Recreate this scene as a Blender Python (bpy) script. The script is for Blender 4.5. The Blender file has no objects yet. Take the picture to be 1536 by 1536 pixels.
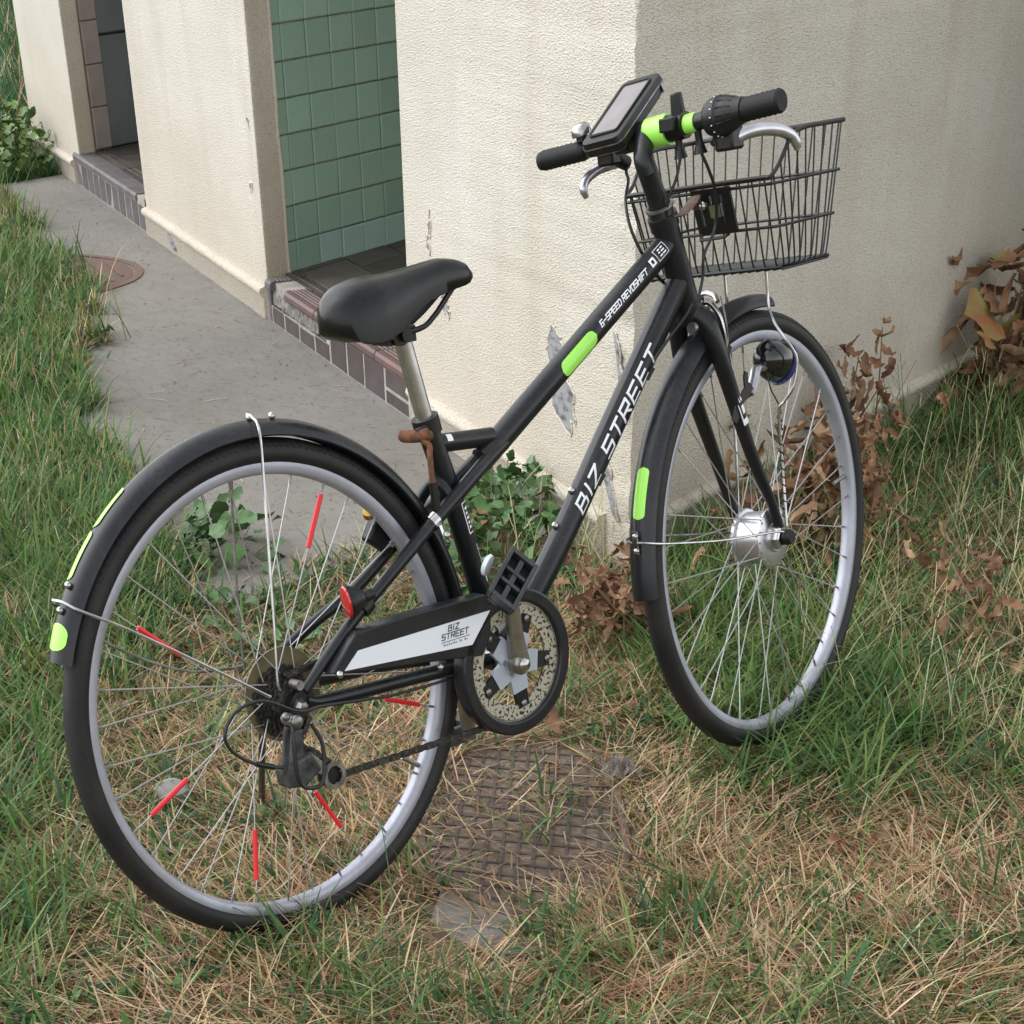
import bpy, math, random
import numpy as np
from mathutils import Vector, Matrix

# ------------------------------------------------------------------ camera, world, sun, exposure
S = bpy.context.scene
COL = S.collection
cam_d = bpy.data.cameras.new('camera')
cam = bpy.data.objects.new('camera', cam_d)
COL.objects.link(cam)
S.camera = cam
FW, RT, UP = Vector((-.71868, .26492, -.64231)), Vector((.36245, .93178, -.02101)), Vector((-.59294, .24797, .76612))
yaw, pitch, roll = 1.21753, .69759, -.0268
FW = Vector((-math.sin(yaw) * math.cos(pitch), math.cos(yaw) * math.cos(pitch), -math.sin(pitch)))
r0 = Vector((math.cos(yaw), math.sin(yaw), 0)); u0 = r0.cross(FW)
RT = math.cos(roll) * r0 + math.sin(roll) * u0
UP = -math.sin(roll) * r0 + math.cos(roll) * u0
M = Matrix.Identity(4)
for i in range(3):
    M[i][0], M[i][1], M[i][2] = RT[i], UP[i], -FW[i]
M.translation = (4.03256, -1.84198, 1.36966)
cam.matrix_world = M
cam_d.sensor_width = 36; cam_d.sensor_fit = 'HORIZONTAL'
cam_d.lens = 2873.17 / 1536 * 36
cam_d.shift_x = (768 - 745.21) / 1536
cam_d.shift_y = (2065.86 - 768) / 1536
cam_d.clip_start = .05; cam_d.clip_end = 400

W = bpy.data.worlds.new('World'); S.world = W; W.use_nodes = True
SUN_EL, SUN_AZ = math.radians(50), math.radians(212)      # azimuth measured from +Y towards +X
nt = W.node_tree
sky = nt.nodes.new('ShaderNodeTexSky'); sky.sky_type = 'NISHITA'; sky.sun_disc = False
sky.sun_elevation = SUN_EL; sky.sun_rotation = SUN_AZ
sky.air_density = 1.0; sky.dust_density = 1.1; sky.ozone_density = 1.0
hsv = nt.nodes.new('ShaderNodeHueSaturation'); hsv.inputs['Saturation'].default_value = .12      # thin overcast: a pale sky
nt.links.new(sky.outputs[0], hsv.inputs['Color']); nt.links.new(hsv.outputs[0], nt.nodes['Background'].inputs[0])
nt.nodes['Background'].inputs[1].default_value = .15
sd = bpy.data.lights.new('sun', 'SUN'); so = bpy.data.objects.new('sun', sd); COL.objects.link(so)
sd.energy = .47; sd.angle = math.radians(75); sd.color = (.93, .965, 1)
sdir = Vector((math.sin(SUN_AZ) * math.cos(SUN_EL), math.cos(SUN_AZ) * math.cos(SUN_EL), math.sin(SUN_EL)))
so.rotation_euler = sdir.to_track_quat('Z', 'Y').to_euler()
so.location = sdir * 20
S.view_settings.view_transform = 'Standard'; S.view_settings.look = 'None'
S.view_settings.exposure = 1.2; S.view_settings.gamma = 1
S.view_settings.use_curve_mapping = False

rng = np.random.default_rng(7); random.seed(7)

# ------------------------------------------------------------------ materials
def mat(name, col, rough=.6, metal=0., col2=None, nscale=8., detail=5., lo=.35, hi=.65, bump=0., bscale=60., bdist=.002,
        spec=.5, mapscale=None, rand=0., coat=0.):
    m = bpy.data.materials.new(name); m.use_nodes = True
    t = m.node_tree; b = t.nodes['Principled BSDF']
    b.inputs['Base Color'].default_value = (*col, 1); b.inputs['Roughness'].default_value = rough
    b.inputs['Metallic'].default_value = metal; b.inputs['Specular IOR Level'].default_value = spec
    b.inputs['Coat Weight'].default_value = coat
    tc = t.nodes.new('ShaderNodeTexCoord'); vec = tc.outputs['Object']
    if mapscale:
        mp = t.nodes.new('ShaderNodeMapping'); mp.inputs['Scale'].default_value = mapscale
        t.links.new(vec, mp.inputs[0]); vec = mp.outputs[0]
    out = None
    if col2 is not None:
        n = t.nodes.new('ShaderNodeTexNoise'); n.inputs['Scale'].default_value = nscale; n.inputs['Detail'].default_value = detail
        t.links.new(vec, n.inputs['Vector'])
        r = t.nodes.new('ShaderNodeValToRGB'); r.color_ramp.elements[0].position = lo; r.color_ramp.elements[1].position = hi
        r.color_ramp.elements[0].color = (*col, 1); r.color_ramp.elements[1].color = (*col2, 1)
        t.links.new(n.outputs[0], r.inputs[0]); out = r.outputs[0]
        t.links.new(out, b.inputs['Base Color'])
    if rand:
        oi = t.nodes.new('ShaderNodeObjectInfo'); mr = t.nodes.new('ShaderNodeMapRange')
        mr.inputs['To Min'].default_value = 1 - rand; mr.inputs['To Max'].default_value = 1 + rand
        t.links.new(oi.outputs['Random'], mr.inputs[0])
        hs = t.nodes.new('ShaderNodeHueSaturation'); t.links.new(mr.outputs[0], hs.inputs['Value'])
        if out: t.links.new(out, hs.inputs['Color'])
        else: hs.inputs['Color'].default_value = (*col, 1)
        out = hs.outputs[0]; t.links.new(out, b.inputs['Base Color'])
    if bump:
        n2 = t.nodes.new('ShaderNodeTexNoise'); n2.inputs['Scale'].default_value = bscale; n2.inputs['Detail'].default_value = 3
        t.links.new(vec, n2.inputs['Vector'])
        bp = t.nodes.new('ShaderNodeBump'); bp.inputs['Strength'].default_value = bump; bp.inputs['Distance'].default_value = bdist
        t.links.new(n2.outputs[0], bp.inputs['Height']); t.links.new(bp.outputs[0], b.inputs['Normal'])
    m['out'] = 1
    return m

def stucco_mat(name, mapscale):
    """Cream spray-textured render with rain streaks and soil splash near the ground."""
    m = bpy.data.materials.new(name); m.use_nodes = True
    t = m.node_tree; b = t.nodes['Principled BSDF']; L = t.links.new
    b.inputs['Roughness'].default_value = .8; b.inputs['Specular IOR Level'].default_value = .25
    tc = t.nodes.new('ShaderNodeTexCoord'); mp = t.nodes.new('ShaderNodeMapping'); mp.inputs['Scale'].default_value = mapscale
    L(tc.outputs['Object'], mp.inputs[0])
    def noise(sc, det, src=None):
        n = t.nodes.new('ShaderNodeTexNoise'); n.inputs['Scale'].default_value = sc; n.inputs['Detail'].default_value = det
        L(src or mp.outputs[0], n.inputs['Vector']); return n.outputs[0]
    def ramp(src, stops):
        r = t.nodes.new('ShaderNodeValToRGB'); e = r.color_ramp.elements
        e[0].position, e[0].color = stops[0][0], (*stops[0][1], 1); e[1].position, e[1].color = stops[-1][0], (*stops[-1][1], 1)
        for p, c in stops[1:-1]:
            x = e.new(p); x.color = (*c, 1)
        L(src, r.inputs[0]); return r.outputs[0]
    def mix(fac, a, c, mode='MIX'):
        x = t.nodes.new('ShaderNodeMixRGB'); x.blend_type = mode
        if isinstance(fac, float): x.inputs[0].default_value = fac
        else: L(fac, x.inputs[0])
        for i, v in ((1, a), (2, c)):
            if isinstance(v, tuple): x.inputs[i].default_value = (*v, 1)
            else: L(v, x.inputs[i])
        return x.outputs[0]
    base = ramp(noise(5, 5), [(.3, (.625, .585, .505)), (.7, (.705, .67, .595))])
    mp2 = t.nodes.new('ShaderNodeMapping'); mp2.inputs['Scale'].default_value = (mapscale[0] * 14, mapscale[1] * 14, 1.2)
    L(tc.outputs['Object'], mp2.inputs[0])
    st = noise(1., 4, mp2.outputs[0])
    sm = ramp(st, [(.5, (0, 0, 0)), (.75, (.5, .5, .5))])
    base = mix(sm, base, (.52, .45, .36))
    mp3 = t.nodes.new('ShaderNodeMapping'); mp3.inputs['Scale'].default_value = (mapscale[0] * 9, mapscale[1] * 9, .5); mp3.inputs['Location'].default_value = (3.1, 1.7, .4)
    L(tc.outputs['Object'], mp3.inputs[0])
    base = mix(ramp(noise(1., 5, mp3.outputs[0]), [(.60, (0, 0, 0)), (.74, (.55, .55, .55))]), base, (.74, .72, .69))
    base = mix(ramp(noise(.9, 3), [(.42, (0, 0, 0)), (.7, (.35, .35, .35))]), base, (.50, .47, .36))
    sx = t.nodes.new('ShaderNodeSeparateXYZ'); L(tc.outputs['Object'], sx.inputs[0])
    ad = t.nodes.new('ShaderNodeMath'); ad.operation = 'MULTIPLY_ADD'; L(noise(9, 4), ad.inputs[0]); ad.inputs[1].default_value = -.35; L(sx.outputs[2], ad.inputs[2])
    lowm = ramp(ad.outputs[0], [(0, (.5, .5, .5)), (.4, (0, 0, 0))])
    base = mix(lowm, base, (.54, .46, .36))
    sp = ramp(noise(260, 2), [(.35, (.62, .6, .57)), (.5, (1, 1, 1))])
    base = mix(.45, base, sp, 'MULTIPLY')
    L(base, b.inputs['Base Color'])
    vo = t.nodes.new('ShaderNodeTexVoronoi'); vo.inputs['Scale'].default_value = 330; L(mp.outputs[0], vo.inputs['Vector'])
    ma = t.nodes.new('ShaderNodeMath'); ma.operation = 'ADD'; L(vo.outputs[0], ma.inputs[0]); L(noise(300, 2), ma.inputs[1])
    bp = t.nodes.new('ShaderNodeBump'); bp.inputs['Strength'].default_value = .75; bp.inputs['Distance'].default_value = .0026
    L(ma.outputs[0], bp.inputs['Height']); L(bp.outputs[0], b.inputs['Normal'])
    return m

K = {}
K['stucco'] = stucco_mat('cream_render', (.36, .42, 1))
K['peel'] = mat('bare_grey_concrete', (.31, .305, .32), .88, col2=(.10, .10, .105), nscale=60, lo=.48, hi=.66, bump=.6, bscale=120, mapscale=(.4, .5, 1))
K['mortar'] = mat('mortar', (.40, .37, .32), .9, col2=(.26, .24, .21), nscale=20, bump=.5, bscale=90)
K['rubble'] = mat('broken_mortar', (.27, .25, .225), .95, col2=(.09, .08, .075), nscale=45, bump=.8, bscale=80)
K['grout'] = mat('dark_grout', (.10, .085, .06), .9, col2=(.2, .17, .11), nscale=12)
K['tile'] = mat('green_glazed_tile', (.255, .43, .345), .25, col2=(.31, .48, .41), nscale=3, rand=.09, bump=.08, bscale=9, bdist=.004)
K['tile2'] = mat('blue_green_glazed_tile', (.30, .49, .45), .22, col2=(.38, .56, .53), nscale=6, rand=.08, bump=.08, bscale=9, bdist=.004)
K['riser'] = mat('brown_quarry_tile', (.048, .033, .030), .55, col2=(.078, .060, .056), nscale=9, rand=.22, bump=.15)
K['red'] = mat('red_brown_nosing_tile', (.135, .060, .050), .5, col2=(.085, .052, .048), nscale=14, rand=.15)
K['tread'] = mat('dark_tread_tile', (.055, .043, .037), .5, col2=(.09, .072, .062), nscale=7, rand=.3)
K['greyt'] = mat('weathered_grey_tile', (.075, .066, .066), .6, col2=(.13, .115, .115), nscale=8, rand=.2)
K['block'] = mat('grey_pink_block', (.36, .31, .29), .85, col2=(.30, .26, .25), nscale=6, rand=.05, bump=.3)
K['panel'] = mat('slate_blue_panel', (.16, .185, .20), .45, col2=(.12, .15, .165), nscale=2.5)
K['slab'] = mat('weathered_concrete', (.198, .184, .164), .88, col2=(.255, .243, .224), nscale=3.2, detail=8, lo=.3, hi=.7, bump=.25, bscale=140, mapscale=(.45, .7, 1))
def concrete_mat():
    m = K['slab']; t = m.node_tree; b = t.nodes['Principled BSDF']; L = t.links.new
    src = b.inputs['Base Color'].links[0].from_socket
    tc = [n for n in t.nodes if n.type == 'TEX_COORD'][0]; mp = t.nodes.new('ShaderNodeMapping'); mp.inputs['Scale'].default_value = (.45, .8, 1); L(tc.outputs['Object'], mp.inputs[0])
    for sc, dt, lo, hi, c0, c1 in ((420, 2, .3, .62, .82, 1.08), (26, 6, .35, .7, .92, 1.05), (1.4, 4, .35, .65, .84, 1.1), (75, 1, .60, .70, 1., .72)):
        n = t.nodes.new('ShaderNodeTexNoise'); n.inputs['Scale'].default_value = sc; n.inputs['Detail'].default_value = dt; L(mp.outputs[0], n.inputs['Vector'])
        mr = t.nodes.new('ShaderNodeMapRange'); mr.inputs['From Min'].default_value = lo; mr.inputs['From Max'].default_value = hi; mr.inputs['To Min'].default_value = c0; mr.inputs['To Max'].default_value = c1; L(n.outputs[0], mr.inputs[0])
        hs = t.nodes.new('ShaderNodeHueSaturation'); L(src, hs.inputs['Color']); L(mr.outputs[0], hs.inputs['Value']); src = hs.outputs[0]
    L(src, b.inputs['Base Color'])
concrete_mat()
K['rust'] = mat('rusty_cast_iron', (.16, .09, .065), .75, col2=(.12, .085, .07), nscale=25, bump=.4, bscale=200)
K['cover'] = mat('brown_cast_iron', (.095, .060, .042), .75, col2=(.19, .142, .106), nscale=70, detail=6, lo=.45, hi=.72, bump=.5, bscale=260)
K['coverrib'] = mat('dark_cast_iron', (.06, .043, .034), .75, col2=(.10, .075, .06), nscale=50, bump=.4, bscale=260)
K['soil'] = mat('soil', (.10, .075, .045), .95, col2=(.20, .15, .09), nscale=18, detail=8, bump=.6, bscale=70, bdist=.01)
K['black'] = mat('matt_black_paint', (.007, .009, .012), .34, col2=(.009, .0105, .0135), nscale=20, spec=.42, bump=.03, bscale=300)
K['plastic'] = mat('black_plastic', (.006, .0068, .0075), .42, col2=(.011, .0115, .012), nscale=14, spec=.38)
K['fender'] = mat('black_fender_plastic', (.008, .0098, .0135), .33, col2=(.012, .014, .0175), nscale=9, spec=.45)
K['rubber'] = mat('tyre_rubber', (.009, .0095, .0105), .62, col2=(.017, .0165, .016), nscale=12, spec=.4)
K['grip'] = mat('grip_rubber', (.007, .0075, .008), .6, spec=.35, bump=.35, bscale=380)
K['saddle'] = mat('saddle_vinyl', (.006, .0068, .0078), .32, col2=(.010, .0105, .011), nscale=10, spec=.35, bump=.05, bscale=420)
K['alu'] = mat('rim_aluminium', (.46, .48, .56), .48, .5, col2=(.38, .39, .44), nscale=14)
K['chrome'] = mat('steel', (.62, .62, .62), .24, 1., col2=(.40, .40, .40), nscale=40)
K['dull'] = mat('dull_steel', (.36, .36, .36), .4, .9, col2=(.2, .19, .18), nscale=60)
K['hub'] = mat('hub_aluminium', (.62, .62, .66), .3, .9, col2=(.5, .5, .54), nscale=30)
K['spoke'] = mat('spoke_steel', (.52, .52, .53), .35, .85)
K['greasy'] = mat('greasy_steel', (.035, .033, .031), .5, .4, col2=(.10, .095, .085), nscale=160, lo=.5, hi=.7)
K['cream'] = mat('spotted_cream_guard', (.44, .41, .31), .5, col2=(.012, .012, .012), nscale=190, detail=4, lo=.53, hi=.585)
K['yellow'] = mat('yellowed_plastic', (.20, .165, .085), .4, col2=(.13, .11, .06), nscale=30)
K['rusty'] = mat('rusty_steel', (.24, .095, .04), .75, .2, col2=(.10, .05, .03), nscale=120)
K['rustlever'] = mat('brown_steel', (.20, .15, .125), .5, .5, col2=(.13, .07, .045), nscale=90)
K['neon'] = mat('fluorescent_yellow_green', (.40, .93, .12), .35, coat=.4)
K['red_refl'] = mat('red_reflector', (.55, .012, .02), .2, coat=.6)
K['red_stick'] = mat('red_spoke_clip', (.78, .02, .03), .35)
K['white'] = mat('white_print', (.92, .94, .98), .4)
K['sticker'] = mat('white_sticker', (.86, .90, .97), .35, coat=.2)
K['ink'] = mat('grey_ink', (.09, .10, .12), .5)
K['blueprint'] = mat('dark_blue_print', (.03, .035, .11), .4)
K['window'] = mat('phone_window', (.115, .10, .10), .12, col2=(.20, .17, .165), nscale=14, coat=.5)
K['blue'] = mat('lamp_rim', (.03, .03, .22), .2, coat=.5)
K['lens'] = mat('lamp_lens', (.5, .5, .46), .1, coat=1)
K['brass'] = mat('brass', (.5, .33, .09), .3, 1.)
K['cable'] = mat('black_cable', (.010, .0105, .011), .4)
K['gbrown'] = mat('withered_leaf', (.15, .072, .038), .8, col2=(.30, .16, .085), nscale=22, rand=.3)
K['gbrown2'] = mat('pale_withered_leaf', (.30, .17, .095), .8, col2=(.42, .27, .16), nscale=30, rand=.25)
K['gyell'] = mat('yellowing_leaf', (.26, .24, .07), .65, col2=(.30, .13, .05), nscale=26, rand=.2)
K['leaf'] = mat('green_leaf', (.055, .125, .035), .5, col2=(.095, .185, .06), nscale=20, rand=.3)
K['leaf2'] = mat('bright_green_leaf', (.10, .19, .04), .5, col2=(.15, .23, .06), nscale=20, rand=.3)
K['stem'] = mat('plant_stem', (.20, .19, .08), .7)
K['dstem'] = mat('dry_stem', (.24, .16, .09), .8)
K['paper'] = mat('paper', (.65, .64, .62), .8)
K['film'] = mat('clear_film', (.5, .47, .45), .12)
_b = K['film'].node_tree.nodes['Principled BSDF']; _b.inputs['Transmission Weight'].default_value = .75; _b.inputs['IOR'].default_value = 1.2
K['stone'] = mat('grey_stone', (.30, .29, .28), .8, col2=(.2, .2, .2), nscale=20, bump=.4)

def dust(m, amt, col, sc=14.):
    """dust settled on upward faces and in patches"""
    t = m.node_tree; b = t.nodes['Principled BSDF']; L = t.links.new; bc = b.inputs['Base Color']
    ge = t.nodes.new('ShaderNodeNewGeometry'); sx = t.nodes.new('ShaderNodeSeparateXYZ'); L(ge.outputs['Normal'], sx.inputs[0])
    up = t.nodes.new('ShaderNodeMapRange'); up.inputs['From Min'].default_value = -.2; up.inputs['To Min'].default_value = .15; L(sx.outputs[2], up.inputs[0])
    tc = t.nodes.new('ShaderNodeTexCoord'); f = up.outputs[0]
    for q_, lo, hi in ((sc, .35, .7), (sc * 12, .3, .75)):
        n = t.nodes.new('ShaderNodeTexNoise'); n.inputs['Scale'].default_value = q_; n.inputs['Detail'].default_value = 6; L(tc.outputs['Object'], n.inputs['Vector'])
        mr = t.nodes.new('ShaderNodeMapRange'); mr.inputs['From Min'].default_value = lo; mr.inputs['From Max'].default_value = hi; L(n.outputs[0], mr.inputs[0])
        mm = t.nodes.new('ShaderNodeMath'); mm.operation = 'MULTIPLY'; L(f, mm.inputs[0]); L(mr.outputs[0], mm.inputs[1]); f = mm.outputs[0]
    ml = t.nodes.new('ShaderNodeMath'); ml.operation = 'MULTIPLY'; ml.inputs[1].default_value = amt; L(f, ml.inputs[0])
    mx = t.nodes.new('ShaderNodeMixRGB'); L(ml.outputs[0], mx.inputs[0]); mx.inputs[2].default_value = (*col, 1)
    if bc.links: L(bc.links[0].from_socket, mx.inputs[1])
    else: mx.inputs[1].default_value = bc.default_value
    L(mx.outputs[0], bc)
    rr_ = t.nodes.new('ShaderNodeMapRange'); r0_ = b.inputs['Roughness'].default_value; rr_.inputs['To Min'].default_value = r0_ - .04; rr_.inputs['To Max'].default_value = min(1, r0_ + 1.2); L(ml.outputs[0], rr_.inputs[0]); L(rr_.outputs[0], b.inputs['Roughness'])
for k_, a_ in (('black', .28), ('fender', .30), ('plastic', .22), ('saddle', .10), ('rubber', .30)): dust(K[k_], a_, (.16, .145, .125))
for k_, a_, c_ in (('tile', .5, (.20, .18, .10)), ('tile2', .35, (.20, .18, .10)), ('alu', .5, (.26, .22, .18)), ('neon', .35, (.25, .40, .10)), ('cover', .7, (.27, .22, .16)), ('slab', .4, (.16, .14, .10))): dust(K[k_], a_, c_, 9.)

def grass_mat():
    m = bpy.data.materials.new('grass_blades'); m.use_nodes = True
    t = m.node_tree; b = t.nodes['Principled BSDF']; L = t.links.new
    a = t.nodes.new('ShaderNodeAttribute'); a.attribute_name = 'blade_colour'
    L(a.outputs['Color'], b.inputs['Base Color']); b.inputs['Roughness'].default_value = .5
    b.inputs['Specular IOR Level'].default_value = .35
    tr = t.nodes.new('ShaderNodeBsdfTranslucent'); L(a.outputs['Color'], tr.inputs[0])
    mx = t.nodes.new('ShaderNodeMixShader'); mx.inputs[0].default_value = .36
    L(b.outputs[0], mx.inputs[1]); L(tr.outputs[0], mx.inputs[2])
    L(mx.outputs[0], t.nodes['Material Output'].inputs[0])
    return m
K['grass'] = grass_mat()

# ------------------------------------------------------------------ mesh helpers
def V(*a): return np.array(a, float)
def nrm(v):
    v = np.asarray(v, float); return v / (np.linalg.norm(v) + 1e-12)
def spline(pts, n=8, closed=False):
    P = [np.asarray(p, float) for p in pts]; out = []
    N = len(P); R = range(N if closed else N - 1)
    for i in R:
        p1, p2 = P[i], P[(i + 1) % N]
        p0 = P[(i - 1) % N] if (closed or i > 0) else 2 * p1 - p2
        p3 = P[(i + 2) % N] if (closed or i < N - 2) else 2 * p2 - p1
        for k in range(n):
            t = k / n
            out.append(.5 * (2 * p1 + (p2 - p0) * t + (2 * p0 - 5 * p1 + 4 * p2 - p3) * t * t + (3 * p1 - p0 - 3 * p2 + p3) * t ** 3))
    if not closed: out.append(P[-1])
    return out

class MB:
    def __init__(s): s.v = []; s.f = []
    def add(s, vs, fs):
        o = len(s.v); s.v += [tuple(map(float, p)) for p in vs]; s.f += [tuple(i + o for i in f) for f in fs]; return s
    def tube(s, pts, r, n=10, cap=True, closed=False, flat=None):
        P = [np.asarray(p, float) for p in pts]; N = len(P)
        rs = list(r) if hasattr(r, '__len__') else [r] * N
        if len(rs) != N: rs = list(np.interp(np.linspace(0, 1, N), np.linspace(0, 1, len(rs)), rs))
        T = []
        for i in range(N):
            a = P[(i - 1) % N] if (closed or i > 0) else P[i]; b = P[(i + 1) % N] if (closed or i < N - 1) else P[i]
            T.append(nrm(b - a))
        u = np.cross(T[0], V(0, 0, 1))
        if np.linalg.norm(u) < .1: u = np.cross(T[0], V(1, 0, 0))
        u = nrm(u); vs = []
        fa, fb = flat or (1, 1)
        for i in range(N):
            u = nrm(u - T[i] * np.dot(u, T[i])); w = np.cross(T[i], u)
            for k in range(n):
                a = 2 * math.pi * k / n
                vs.append(P[i] + rs[i] * (math.cos(a) * u * fa + math.sin(a) * w * fb))
        fs = []
        for i in range(N if closed else N - 1):
            j = (i + 1) % N
            for k in range(n):
                l = (k + 1) % n; fs.append((i * n + k, i * n + l, j * n + l, j * n + k))
        if cap and not closed:
            fs.append(tuple(range(n - 1, -1, -1))); fs.append(tuple((N - 1) * n + k for k in range(n)))
        return s.add(vs, fs)
    def box(s, c, size, ax=None):
        A = np.eye(3) if ax is None else np.array([nrm(a) for a in ax]); c = np.asarray(c, float); h = np.asarray(size, float) / 2
        vs = [c + (A * (h * V(i, j, k))[:, None]).sum(0) for i in (-1, 1) for j in (-1, 1) for k in (-1, 1)]
        return s.add(vs, [(0, 1, 3, 2), (4, 6, 7, 5), (0, 4, 5, 1), (2, 3, 7, 6), (0, 2, 6, 4), (1, 5, 7, 3)])
    def prism(s, poly, fn, a, b):
        """poly: 2-D points; fn(p, q, t) -> 3-D; extruded from t=a to t=b"""
        n = len(poly); vs = [fn(p, q, a) for p, q in poly] + [fn(p, q, b) for p, q in poly]
        fs = [tuple(range(n - 1, -1, -1)), tuple(range(n, 2 * n))] + [(i, (i + 1) % n, n + (i + 1) % n, n + i) for i in range(n)]
        return s.add(vs, fs)
    def lathe(s, prof, n=32, org=(0, 0, 0), ax=(0, 1, 0), closed=False, a0=0., a1=2 * math.pi):
        """prof: (radius, height along ax)"""
        ax = nrm(ax); u = np.cross(ax, V(0, 0, 1)) if abs(ax[2]) < .9 else np.cross(ax, V(1, 0, 0)); u = nrm(u); w = np.cross(ax, u); org = np.asarray(org, float)
        full = abs(a1 - a0 - 2 * math.pi) < 1e-6; m = n if full else n + 1; p = len(prof)
        vs = [org + ax * h + r * (math.cos(a0 + (a1 - a0) * k / n) * u + math.sin(a0 + (a1 - a0) * k / n) * w) for k in range(m) for r, h in prof]
        fs = []
        for k in range(n):
            l = (k + 1) % m
            for i in range(p if closed else p - 1):
                j = (i + 1) % p; fs.append((k * p + i, k * p + j, l * p + j, l * p + i))
        return s.add(vs, fs)
    def sphere(s, c, r, sc=(1, 1, 1), n=14, m=9):
        c = np.asarray(c, float)
        vs = [c + r * V(math.sin(math.pi * i / m) * math.cos(2 * math.pi * k / n) * sc[0], math.sin(math.pi * i / m) * math.sin(2 * math.pi * k / n) * sc[1], math.cos(math.pi * i / m) * sc[2]) for i in range(m + 1) for k in range(n)]
        fs = [(i * n + k, (i + 1) * n + k, (i + 1) * n + (k + 1) % n, i * n + (k + 1) % n) for i in range(m) for k in range(n)]
        return s.add(vs, fs)
    def mesh(s, name, m, smooth=True, ang=38):
        me = bpy.data.meshes.new(name); me.from_pydata(s.v, [], s.f); me.materials.append(m)
        if smooth:
            me.polygons.foreach_set('use_smooth', [True] * len(me.polygons)); me.set_sharp_from_angle(angle=math.radians(ang))
        me.update(); return me
    def build(s, name, m, parent=None, smooth=True, mw=None, bevel=0, label=None, ang=38):
        return link(name, s.mesh(name, m, smooth, ang), parent, mw, bevel, label)

def link(name, me, parent=None, mw=None, bevel=0, label=None):
    o = bpy.data.objects.new(name, me); COL.objects.link(o)
    if parent: o.parent = parent
    if mw is not None: o.matrix_local = mw
    if bevel:
        b = o.modifiers.new('bevel', 'BEVEL'); b.width = bevel; b.segments = 2; b.limit_method = 'ANGLE'; b.angle_limit = math.radians(40)
    if label: o['label'] = label
    return o
def tag(o, label, cat, group=None, kind=None):
    if label: o['label'] = label
    if cat: o['category'] = cat
    if group: o['group'] = group
    if kind: o['kind'] = kind
    return o
def empty(name, loc=(0, 0, 0)):
    o = bpy.data.objects.new(name, None); COL.objects.link(o); o.location = loc; o.empty_display_size = .1; return o

# stroke lettering ---------------------------------------------------------------
GL = {'B': [[(0, 0), (0, 1), (.85, 1), (.85, .56), (0, .52)], [(.85, .56), (1, .48), (1, 0), (0, 0)]], 'I': [[(.5, 0), (.5, 1)]],
      'Z': [[(0, 1), (1, 1), (0, 0), (1, 0)]], 'S': [[(1, 1), (0, 1), (0, .52), (1, .52), (1, 0), (0, 0)]], 'T': [[(0, 1), (1, 1)], [(.5, 1), (.5, 0)]],
      'R': [[(0, 0), (0, 1), (1, 1), (1, .5), (0, .48)], [(.5, .48), (1, 0)]], 'E': [[(1, 1), (0, 1), (0, 0), (1, 0)], [(0, .52), (.85, .52)]],
      'P': [[(0, 0), (0, 1), (1, 1), (1, .48), (0, .48)]], 'D': [[(0, 0), (0, 1), (.8, 1), (1, .8), (1, .2), (.8, 0), (0, 0)]],
      'V': [[(0, 1), (.5, 0), (1, 1)]], 'O': [[(0, 0), (0, 1), (1, 1), (1, 0), (0, 0)]], 'H': [[(0, 0), (0, 1)], [(1, 0), (1, 1)], [(0, .5), (1, .5)]],
      'F': [[(0, 0), (0, 1), (1, 1)], [(0, .52), (.85, .52)]], '6': [[(1, 1), (0, 1), (0, 0), (1, 0), (1, .52), (0, .52)]], '-': [[(.1, .5), (.9, .5)]]}
def lettering(mb, text, fn, h, w, gap, sw, slant=.3, space=.6):
    """fn(s, t) places a point of the flat text (s along, t up) on its surface"""
    x = 0
    for ch in text:
        if ch == ' ': x += w * space; continue
        cw = w * (.25 if ch == 'I' else 1)
        for pl in GL[ch]:
            for (a, b), (c, d) in zip(pl[:-1], pl[1:]):
                p, q = V(x + a * cw + slant * b * h, b * h), V(x + c * cw + slant * d * h, d * h)
                if ch == 'I': p[0] = x + slant * b * h + cw / 2; q[0] = x + slant * d * h + cw / 2
                e = nrm(q - p); nn = V(-e[1], e[0]) * sw / 2; p = p - e * sw / 2; q = q + e * sw / 2
                k = max(1, int(np.linalg.norm(q - p) / .003)); vs = []; fs = []
                for i in range(k + 1):
                    m = p + (q - p) * i / k
                    vs += [fn(*(m - nn)), fn(*m), fn(*(m + nn))]
                for i in range(k):
                    for j in (0, 1): fs.append((3 * i + j, 3 * i + 3 + j, 3 * i + 4 + j, 3 * i + 1 + j))
                mb.add(vs, fs)
        x += cw + gap
    return x
def text_len(text, w, gap, space=.6): return sum(w * space if c == ' ' else (w * (.25 if c == 'I' else 1) + gap) for c in text) - gap

# value noise on numpy arrays
_tab = rng.random((64, 64))
def vnoise(x, y):
    xi, yi = np.floor(x).astype(int), np.floor(y).astype(int); fx, fy = x - xi, y - yi
    fx = fx * fx * (3 - 2 * fx); fy = fy * fy * (3 - 2 * fy)
    g = lambda a, b: _tab[a % 64, b % 64]
    return (g(xi, yi) * (1 - fx) + g(xi + 1, yi) * fx) * (1 - fy) + (g(xi, yi + 1) * (1 - fx) + g(xi + 1, yi + 1) * fx) * fy
def fbm(x, y, o=3): return sum(vnoise(x * 2 ** i + 17 * i, y * 2 ** i + 5 * i) / 2 ** i for i in range(o)) / sum(1 / 2 ** i for i in range(o))

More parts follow.
